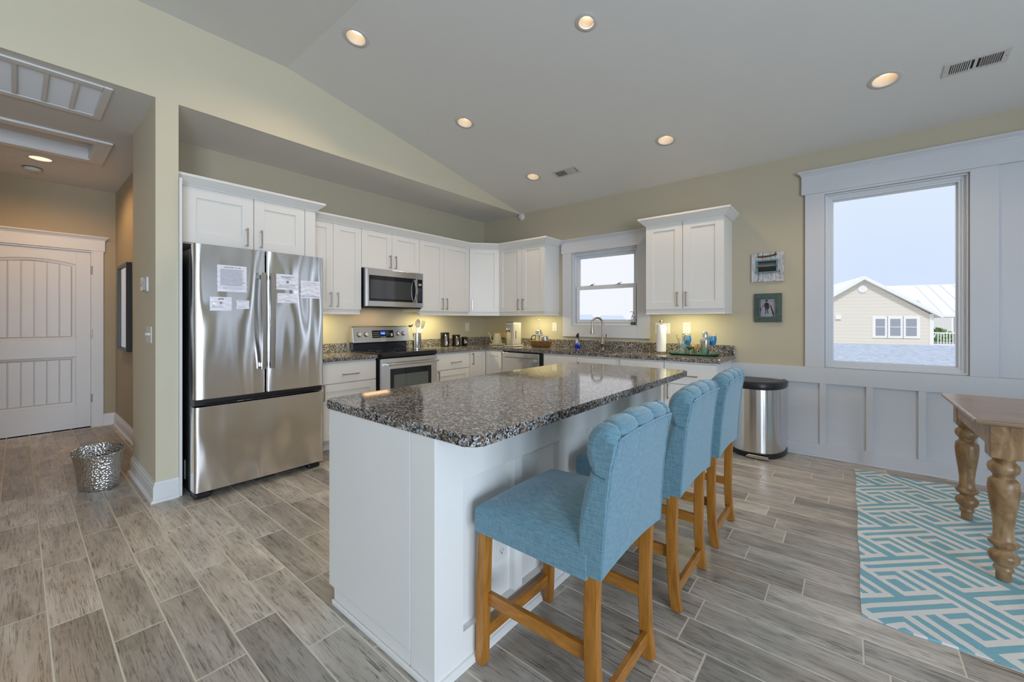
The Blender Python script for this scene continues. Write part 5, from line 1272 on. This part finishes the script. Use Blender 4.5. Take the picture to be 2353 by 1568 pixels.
mb = MB(); mb.grid(lambda u, v: (-3.185+.0486*cos(an-.42+.84*u), 4.56+.0486*sin(an-.42+.84*u), CZ+.050+.05*v), 10, 2); mb.build('label', simple('red_label', (.35, .02, .03), .4), t)
# soap bottle, window dispenser
BLU = NT('blue_liquid_soap'); BLU.set(Base_Color=(.0, .03, .60), Roughness=.08)
sx_, sy_ = -2.735, 4.665; t = thing('dish_soap_bottle', 'clear bottle half full of blue dish soap with a black cap at the sink', 'soap bottle', (sx_, sy_, CZ))
lath('bottle', [(.0385, .0505), (.036, .056), (.030, .068), (.028, .120), (.020, .138), (.013, .142)], (sx_, sy_, CZ), GLASS, t, 28, sy=.62)
lath('soap', [(.034, .0), (.040, .006), (.041, .040), (.039, .050), (0, .050)], (sx_, sy_, CZ), BLU.m, t, 28, sy=.62)
MB().box(sx_-.016, sx_+.016, sy_-.0225, sy_-.0205, CZ+.068, CZ+.118, .0005).build('label', simple('white_blue_label', (.55, .68, .78), .4), t)
MB(Matrix.Translation((sx_, sy_, CZ))).prism([(-.018, .140), (.014, .140), (.014, .160), (.012, .200), (.004, .195), (-.016, .170)], -.014, .014, 'y', bev=.003).build('cap', BLACK, t)
t = thing('soap_dispenser', 'clear glass pump soap dispenser on the window sill', 'soap dispenser', (-2.043, 4.826, 1.2525))
dx, dy, dz = -2.043, 4.822, 1.2225
lath('bottle', [(.026, 0), (.029, .004), (.029, .085), (.020, .105), (.014, .110)], (dx, dy, dz), GLASS, t, 28)
lath('soap', [(.024, .003), (.027, .006), (.027, .035), (0, .035)], (dx, dy, dz), simple('green_soap', (.04, .16, .09), .2), t, 28)
mb = MB(); mb.lathe([(.017, .108), (.018, .112), (.018, .124), (.008, .128), (.006, .155), (.010, .158), (.010, .166), (0, .168)], (dx, dy, dz), 20); mb.tube([(dx, dy, dz+.163), (dx-.030, dy-.01, dz+.164), (dx-.036, dy-.012, dz+.158)], .0045, 8); mb.build('pump', CHROME, t)
t.location = (dx, dy, dz)
for o_ in t.children: o_.data.transform(Matrix.Translation(Vector((-2.043, 4.826, 1.2525))-Vector((dx, dy, dz))))
# paper towels
hx_, hy_ = -1.605, 4.555; t = thing('paper_towel_holder', 'upright brass-toned paper towel holder with a ball finial', 'paper towel holder', (hx_, hy_, CZ))
BR = simple('antique_brass_nickel', (.38, .33, .22), .22, 1)
lath('base', [(.078, 0), (.080, .004), (.078, .010), (.060, .014), (.012, .016)], (hx_, hy_, CZ), BR, t, 40)
lath('rod', [(.008, .014), (.008, .330)], (hx_, hy_, CZ), BR, t, 12)
MB().ball((hx_, hy_, CZ+.349), .021, 12, sz=1.05).build('finial', BR, t)
t = thing('paper_towel_roll', 'slim white paper towel roll on the upright holder', 'paper towels', (hx_, hy_, CZ+.018))
TOW = simple('paper_towel', (.80, .80, .80), .9, bump=.5, bscale=160)
lath('roll', [(.021, 0), (.050, 0), (.051, .002), (.051, .296), (.050, .298), (.021, .298), (.021, 0)], (hx_, hy_, CZ+.018), TOW, t, 40, caps=False)
mb = MB(); a0 = atan2(-4.555, 1.605); R_ = .0522
mb.grid(lambda u, v: (hx_+R_*cos(a0-1.1+2.2*u), hy_+R_*sin(a0-1.1+2.2*u), CZ+.020+v*(.205-.150*u-.0)), 16, 8); mb.build('loose_sheet', TOW, t)
# tray with bar things
TR = NT('teal_glass_tray'); f = TR.noise(TR.co(), 14, 3); TR.set(Base_Color=TR.mix(f, (.015, .10, .10), (.07, .18, .15)), Roughness=.12, Specular_IOR_Level=.7)
tx0, tx1, ty0, ty1 = -1.495, -1.020, 4.400, 4.700
t = thing('serving_tray', 'teal glass serving tray with wavy raised rim', 'tray', ((tx0+tx1)/2, (ty0+ty1)/2, CZ))
mb = MB(); n = 72; P = []; mx, my = (tx0+tx1)/2, (ty0+ty1)/2
for q in rrect(tx0, tx1, ty0, ty1, .05, 17): P.append(Vector((q[0]-mx, q[1]-my)))
n = len(P); rows = []
for (s_, z, wv) in ((.86, .0, 0), (.90, .004, 0), (1.0, .020, .004), (.995, .0225, .004), (.89, .008, 0), (.84, .006, 0)):
    rows.append([(mx+p.x*s_, my+p.y*(s_ if s_ > .95 else s_*.97), CZ+.0005+z+wv*sin(i*.55)) for i, p in enumerate(P)])
fs = [(r*n+i, r*n+(i+1) % n, (r+1)*n+(i+1) % n, (r+1)*n+i) for r in range(5) for i in range(n)]+[tuple(range(n)), tuple(range(5*n, 6*n))]
mb.raw([p for r in rows for p in r], fs, True); mb.build('body', TR.m, t)
TZ = CZ+.0075
gx, gy = -1.372, 4.515; t = thing('tool_glass', 'clear tumbler full of steel bar tools on the tray', 'glass', (gx, gy, TZ))
lath('tumbler', [(.034, 0), (.037, .002), (.040, .125), (.0385, .125), (.035, .008), (0, .008)], (gx, gy, TZ), GLASS, t, 30, caps=False)
for k, (a, top, lab) in enumerate([(-.030, .165, 'steel corkscrew leaning left in the tool glass'), (.008, .185, 'steel bottle opener upright in the tool glass'), (.030, .175, 'steel strainer leaning right in the tool glass')]):
    u_ = thing('bar_tool', lab, 'bar tool', (gx, gy, TZ+.01), 'bar tools in the tumbler'); b = Vector((gx, gy, TZ+.012))-r0*a*.5; tp = Vector((gx, gy, TZ+top))+r0*a*1.5
    MB().tube([b, (b+tp)/2, tp], [.004, .004, .006], 8).build('handle', STEEL, u_)
    mb = MB(Matrix.Translation(tp))
    if k == 0: mb.tube([(-.006, 0, 0), (-.014, 0, .012), (-.006, 0, .022), (-.010, 0, .04)], .004, 6); mb.tube([(.0, 0, -.01), (.018, .01, .0), (.024, .01, -.014)], .004, 6)
    elif k == 1: mb.tube([(.012*cos(q), .0, .012+.016*sin(q)) for q in [2*pi*i/16 for i in range(16)]], .004, 6, closed=True)
    else: mb.lathe([(.020, 0), (.022, .002), (.020, .004)], (0, 0, .01), 18, 'y')
    mb.build('head', CHROME, u_)
lath('decor_disc', [(.024, 0), (.025, .002), (.024, .004)], (gx+.03, gy-.045, TZ+.085), simple('blue_green_disc', (.18, .38, .42), .2), bpy.data.objects['tool_glass'], 24, axis='y')
BG = NT('blue_swirl_glass'); f = BG.noise(BG.co(scale=(1, 1, 1.6)), 22, 2, .5, 1.8); BG.set(Base_Color=BG.ramp(f, [(.38, (.02, .22, .62)), (.5, (.10, .42, .72)), (.60, (.01, .10, .34))]), Roughness=.04, Transmission_Weight=.25)
def goblet(x, y, lab):
    t = thing('wine_glass', lab, 'wine glass', (x, y, TZ), 'blue swirl wine glasses on the tray')
    lath('foot', [(.034, 0), (.034, .002), (.006, .007), (.004, .06), (.006, .088)], (x, y, TZ), GLASS, t, 28)
    lath('bowl', [(.005, .088), (.024, .100), (.038, .125), (.041, .155), (.037, .190), (.0355, .190), (.039, .155), (.036, .127), (.022, .103), (0, .094)], (x, y, TZ), BG.m, t, 32, caps=False)
    lath('rim', [(.0370, .190), (.034, .222), (.0325, .222), (.0355, .190)], (x, y, TZ), GLASS, t, 32, caps=False)
goblet(-1.352, 4.640, 'blue swirl wine glass behind the tool glass'); goblet(-1.103, 4.650, 'blue swirl wine glass half hidden behind the cocktail shaker')
x, y = -1.153, 4.560; t = thing('cocktail_shaker', 'polished steel cocktail shaker on the tray', 'cocktail shaker', (x, y, TZ))
lath('cup', [(.034, 0), (.037, .003), (.0475, .145), (.0475, .150)], (x, y, TZ), STEEL, t, 36)
lath('shoulder', [(.0475, .150), (.046, .156), (.030, .176), (.028, .184)], (x, y, TZ), CHROME, t, 36)
lath('cap', [(.028, .182), (.0285, .200), (.025, .232), (.020, .238), (0, .240)], (x, y, TZ), CHROME, t, 36)
x, y = -1.262, 4.590; t = thing('toothpick_glass', 'small glass filled with wooden picks on the tray', 'glass', (x, y, TZ))
lath('cup', [(.022, 0), (.024, .002), (.033, .095), (.0315, .095), (.022, .006), (0, .006)], (x, y, TZ), GLASS, t, 24, caps=False)
mb = MB()
for k in range(26): a = k*2.4; rr_ = .012*sqrt(k/26); mb.tube([(x+rr_*cos(a), y+rr_*sin(a), TZ+.008), (x+rr_*2*cos(a), y+rr_*2*sin(a), TZ+.100)], .0022, 5)
o_ = mb.build('wooden_picks', OAK, t); o_['kind'] = 'stuff'
x, y = -1.285, 4.500; t = thing('cocktail_glass', 'small green conical glass on the tray', 'glass', (x, y, TZ))
lath('foot', [(.024, 0), (.024, .002), (.004, .006), (.004, .03)], (x, y, TZ), GLASS, t, 24)
lath('bowl', [(.004, .03), (.038, .078), (.0365, .078), (.004, .034)], (x, y, TZ), simple('green_glass', (.04, .12, .06), .1), t, 28, caps=False)
x, y = -1.262, 4.448; t = thing('jigger', 'small copper and steel jigger on the front of the tray', 'jigger', (x, y, TZ))
lath('lower_cup', [(.018, 0), (.018, .002), (.007, .026)], (x, y, TZ), simple('copper', (.65, .33, .22), .2, 1), t, 24)
lath('upper_cup', [(.007, .026), (.015, .046), (.0135, .046), (.006, .028)], (x, y, TZ), CHROME, t, 24, caps=False)

# ------------------------------------------------------------------ outside: neighbour house, lower roof, far roofs
A14 = radians(14); HP = Vector((2.32, 38.21)); HD = Vector((cos(A14), sin(A14))); HN = Vector((-sin(A14), cos(A14)))
def HM(o=0): return Matrix(((HD.x, -HN.x, 0, HP.x+HN.x*o), (HD.y, -HN.y, 0, HP.y+HN.y*o), (0, 0, 1, 0), (0, 0, 0, 1)))   # local (s, towards us, z)
SID = NT('beige_shingle_siding'); g = SID.n('NewGeometry'); s_ = SID.n('SeparateXYZ'); SID.l(g.outputs['Position'], s_.inputs[0])
fz = SID.math('FRACT', SID.math('MULTIPLY', s_.outputs[2], 1/.24)); ln = SID.math('LESS_THAN', fz, .13)
SID.set(Base_Color=SID.mix(ln, (.78, .73, .66), (.68, .64, .58)), Roughness=.9)
WM = simple('white_metal_roof', (.86, .88, .90), .4); WT = simple('exterior_white_trim', (.88, .88, .88), .5); SEAM = simple('roof_seam', (.68, .72, .82), .5)
h = thing('house', 'beige shingled house with a white metal gable roof seen through the big window', 'house', (HP.x, HP.y, -3.4))
M = HM()
ap, lf, rt = (-1.57, 4.13), (-5.45, 1.50), (2.05, 1.62)
MB(M).prism([(lf[0], -3.4), (rt[0], -3.4), rt, ap, lf], 0, -7.5, 'y').build('gable_wall', SID.m, h)
mb = MB(M)
for (a, b) in ((ap, (2.42, 1.45)), (ap, (-5.9, 1.20))):
    d_ = Vector((b[0]-a[0], b[1]-a[1])).normalized(); nn_ = Vector((-d_.y, d_.x)) if d_.x > 0 else Vector((d_.y, -d_.x)); th = .20
    mb.raw([(a[0], .35, a[1]), (b[0], .35, b[1]), (b[0]+nn_.x*th, .35, b[1]+nn_.y*th), (a[0], .35, a[1]+.24), (a[0], -7.8, a[1]), (b[0], -7.8, b[1]), (b[0]+nn_.x*th, -7.8, b[1]+nn_.y*th), (a[0], -7.8, a[1]+.24)],
           [(0, 1, 2, 3), (4, 5, 6, 7), (0, 1, 5, 4), (1, 2, 6, 5), (2, 3, 7, 6), (3, 0, 4, 7)])
mb.build('gable_roof', WM, h)
mb = MB(M); mb.prism([(-.1, 1.50), (-.1, 1.66), (-4.2, 3.92), (-8.4, 1.66), (-8.4, 1.5)], 2.06, 14, 'x'); mb.prism([(-2.2, 2.66), (-2.2, 2.82), (-4.2, 3.92), (-8.4, 1.66), (-8.4, 1.5)], -9.5, 2.06, 'x'); mr = mb.build('main_roof', WM, h)
mb = MB(M)
for k in range(17):
    s0 = 2.6+.68*k
    mb.raw([(s0, -.1, 1.67), (s0+.05, -.1, 1.67), (s0+.05, -4.2, 3.93), (s0, -4.2, 3.93), (s0, -.1, 1.71), (s0+.05, -.1, 1.71), (s0+.05, -4.2, 3.97), (s0, -4.2, 3.97)], [(4, 5, 6, 7), (0, 1, 5, 4), (0, 4, 7, 3), (1, 2, 6, 5)])
mb.build('standing_seams', SEAM, mr)
MB(M).box(1.90, 2.10, 0, .05, -3.4, 1.70).build('corner_board', WT, h)
for i, (a, b) in enumerate(((-.90, -.40), (-.12, .42), (.70, 1.25))):
    f_ = MB(M); f_.box(a-.17, b+.17, .0, .05, .06, 1.54); f_ = f_.build('window', WT, h)
    MB(M).box(a, b, .045, .062, .22, 1.38).build('pane', simple('far_window_pane', (.34, .36, .42), .3) if i == 0 else bpy.data.materials['far_window_pane'], f_)
    MB(M).box(a-.02, b+.02, .05, .075, .80, .84).build('meeting_rail', WT, f_)
MB(M).lathe([(.26, 0), (.26, .05), (.22, .06)], (-1.60, 0, 3.48), 24, 'y').build('gable_vent', WT, h)
MB(M).box(-3.15, -2.82, 0, .10, 1.36, 1.66).build('vent_hood', WT, h)
mb = MB(M); mb.box(2.1, 8, -.1, .0, -.42, -.30); mb.box(2.1, 8, -.10, -.02, .40, .48)
for k in range(40): mb.box(2.32+k*.145, 2.36+k*.145, -.08, -.03, -.30, .42)
mb.box(2.1, 8, -7, -.1, -.60, -.42); mb.build('porch_railing', WT, h)
mb = MB(M); mb.box(3.18, 3.42, -.25, 0, -.4, 1.55); mb.box(6.4, 6.6, -.2, 0, -.4, 1.55); mb.build('porch_post', WT, h)
# the lower shingle roof just below the window
d10 = Vector((.083, 1.365)); SP = d10*10.2; M = Matrix(((HD.x, -HN.x, 0, SP.x), (HD.y, -HN.y, 0, SP.y), (0, 0, 1, 0), (0, 0, 0, 1)))
SH = NT('grey_asphalt_shingle'); g = SH.n('NewGeometry'); f = SH.noise(SH.co(scale=(3, 14, 14)), 2.5, 5, .7); SH.set(Base_Color=SH.ramp(f, [(.30, (.27, .31, .37)), (.5, (.44, .49, .57)), (.75, (.62, .66, .74))]), Roughness=.95); SH.bump(f, .5, .02)
h = thing('lower_roof', 'grey shingle roof of a lower wing just below the big window', 'roof', (SP.x, SP.y, -3.4))
MB(M).prism([(-4.0, -.56), (-4.0, -.44), (0, .68), (4.6, -.50), (4.6, -.62), (0, .56)], -14, 14, 'x').build('shingles', SH.m, h)
MB(M).box(-13.6, 13.6, -3.4, 4.0, -3.4, -.58).build('walls', SID.m, h)
# far roofs behind the sink window
FRf = simple('far_blue_grey_roof', (.52, .58, .70), .9); FW = simple('far_white_wall', (.82, .83, .85), .8)
def ray(u): k = (u-1176.5)/937; c_, s2 = cos(radians(39.52)), sin(radians(39.52)); return Vector((-s2+c_*k, c_+s2*k))
def far_house(u0, u1, vr, ve, dep, lab, hip):
    P = ray((u0+u1)/2)*dep; w_ = (u1-u0)/937*dep/2; zr = 1.28+(736.4-vr)*dep/937; ze = 1.28+(736.4-ve)*dep/937
    R_ = Vector((cos(radians(39.52)), sin(radians(39.52)))); F_ = Vector((-R_.y, R_.x)); M = Matrix(((R_.x, -F_.x, 0, P.x), (R_.y, -F_.y, 0, P.y), (0, 0, 1, 0), (0, 0, 0, 1)))
    h = thing('house', lab, 'house', (P.x, P.y, -3.4), 'distant houses')
    MB(M).box(-w_*.95, w_*.95, -w_*1.4, 0, -3.4, ze).build('wall', FW, h)
    a = w_*hip; mb = MB(M); vs = [(-w_, .3, ze), (w_, .3, ze), (w_, -w_*1.5, ze), (-w_, -w_*1.5, ze), (-w_+a, -w_*.6, zr), (w_-a*.8, -w_*.6, zr)]
    mb.raw(vs, [(0, 1, 5, 4), (1, 2, 5), (2, 3, 4, 5), (3, 0, 4), (0, 1, 2, 3)]); mb.build('roof', FRf, h)
far_house(1322, 1374, 723.0, 737.5, 88, 'distant house with a pale grey roof at the left edge of the sink window', .55)
far_house(1380, 1440, 725.2, 738.5, 80, 'distant house with a pale grey roof behind the faucet', .18)
tpl = thing('power_line', 'two thin power lines crossing the sky in the sink window', 'power line', (-30, 60, -3.4))
for (z0, sag) in ((5.6, .7), (4.0, .5)):
    a = ray(1250)*70; b = ray(1560)*60; MB().tube([(a.x+(b.x-a.x)*i/16, a.y+(b.y-a.y)*i/16, z0+.8-1.2*i/16-sag*4*(i/16)*(1-i/16)) for i in range(17)], .009, 5).build('wire', simple('wire_blue', (.70, .82, .92), .9) if 'wire_blue' not in bpy.data.materials else bpy.data.materials['wire_blue'], tpl)
# house and shrubs behind the porch
P = ray(2182)*60
M = Matrix(((.84, -.54, 0, P.x), (.54, .84, 0, P.y), (0, 0, 1, 0), (0, 0, 0, 1)))
h = thing('house', 'distant white house seen through the neighbour porch', 'house', (P.x, P.y, -3.4))
MB(M).box(-2.3, 3.5, -3, 3, -3.4, 2.1).build('wall', WT, h)
for k in range(4): MB(M).box(-1.9+k*1.1, -1.5+k*1.1, -3.05, -2.95, .6, 1.3).build('window', bpy.data.materials['far_window_pane'], h)
LEAF = simple('shrub_leaf', (.16, .26, .09), .8, var=.4); rn = random.Random(11)
for k, (u, dep, r, lab) in enumerate([(2152, 50, 1.3, 'dark green shrub left of the distant white house'), (2170, 44, .8, 'green shrub in front of the distant white house'), (2187, 52, .8, 'pale green shrub right of the distant white house')]):
    P = ray(u)*dep; mb = MB()
    for j in range(420):
        a = rn.uniform(0, 2*pi); ph_ = rn.uniform(-.3, 1.5); q = r*rn.uniform(.75, 1.05); c0 = Vector((P.x+q*cos(a)*cos(ph_)*1.4, P.y+q*sin(a)*cos(ph_), -1.4+q*1.3*sin(ph_)))
        d1_ = Vector((rn.uniform(-1, 1), rn.uniform(-1, 1), rn.uniform(-1, 1))).normalized()*.17; d2_ = d1_.cross(Vector((rn.uniform(-1, 1), rn.uniform(-1, 1), .3))).normalized()*.12
        mb.raw([c0-d1_, c0+d2_, c0+d1_, c0-d2_], [(0, 1, 2, 3)])
    t = thing('shrub', lab, 'shrub', (P.x, P.y, -3.4), 'shrubs beyond the porch'); mb.build('foliage', LEAF, t, recalc=False)
    MB().tube([(P.x, P.y, -3.4), (P.x, P.y, -1.2)], .12, 8).build('stem', simple('bark', (.12, .09, .06), .9) if 'bark' not in bpy.data.materials else bpy.data.materials['bark'], t)
for a in (ray(1250)*70, ray(1560)*60):
    MB().tube([(a.x, a.y, -3.4), (a.x, a.y, 6.6)], .12, 8).box(a.x-.8, a.x+.8, a.y-.05, a.y+.05, 6.2, 6.35).build('pole', bpy.data.materials['bark'], tpl)
gr = NT('sandy_ground'); f = gr.noise(gr.co(scale=(.2, .2, .2)), 2, 5); gr.set(Base_Color=gr.ramp(f, [(.35, (.42, .42, .36)), (.6, (.60, .56, .48))]), Roughness=1)
o = MB().box(-160, 160, -60, 260, -3.6, -3.4).build('ground', gr.m); struct(o)
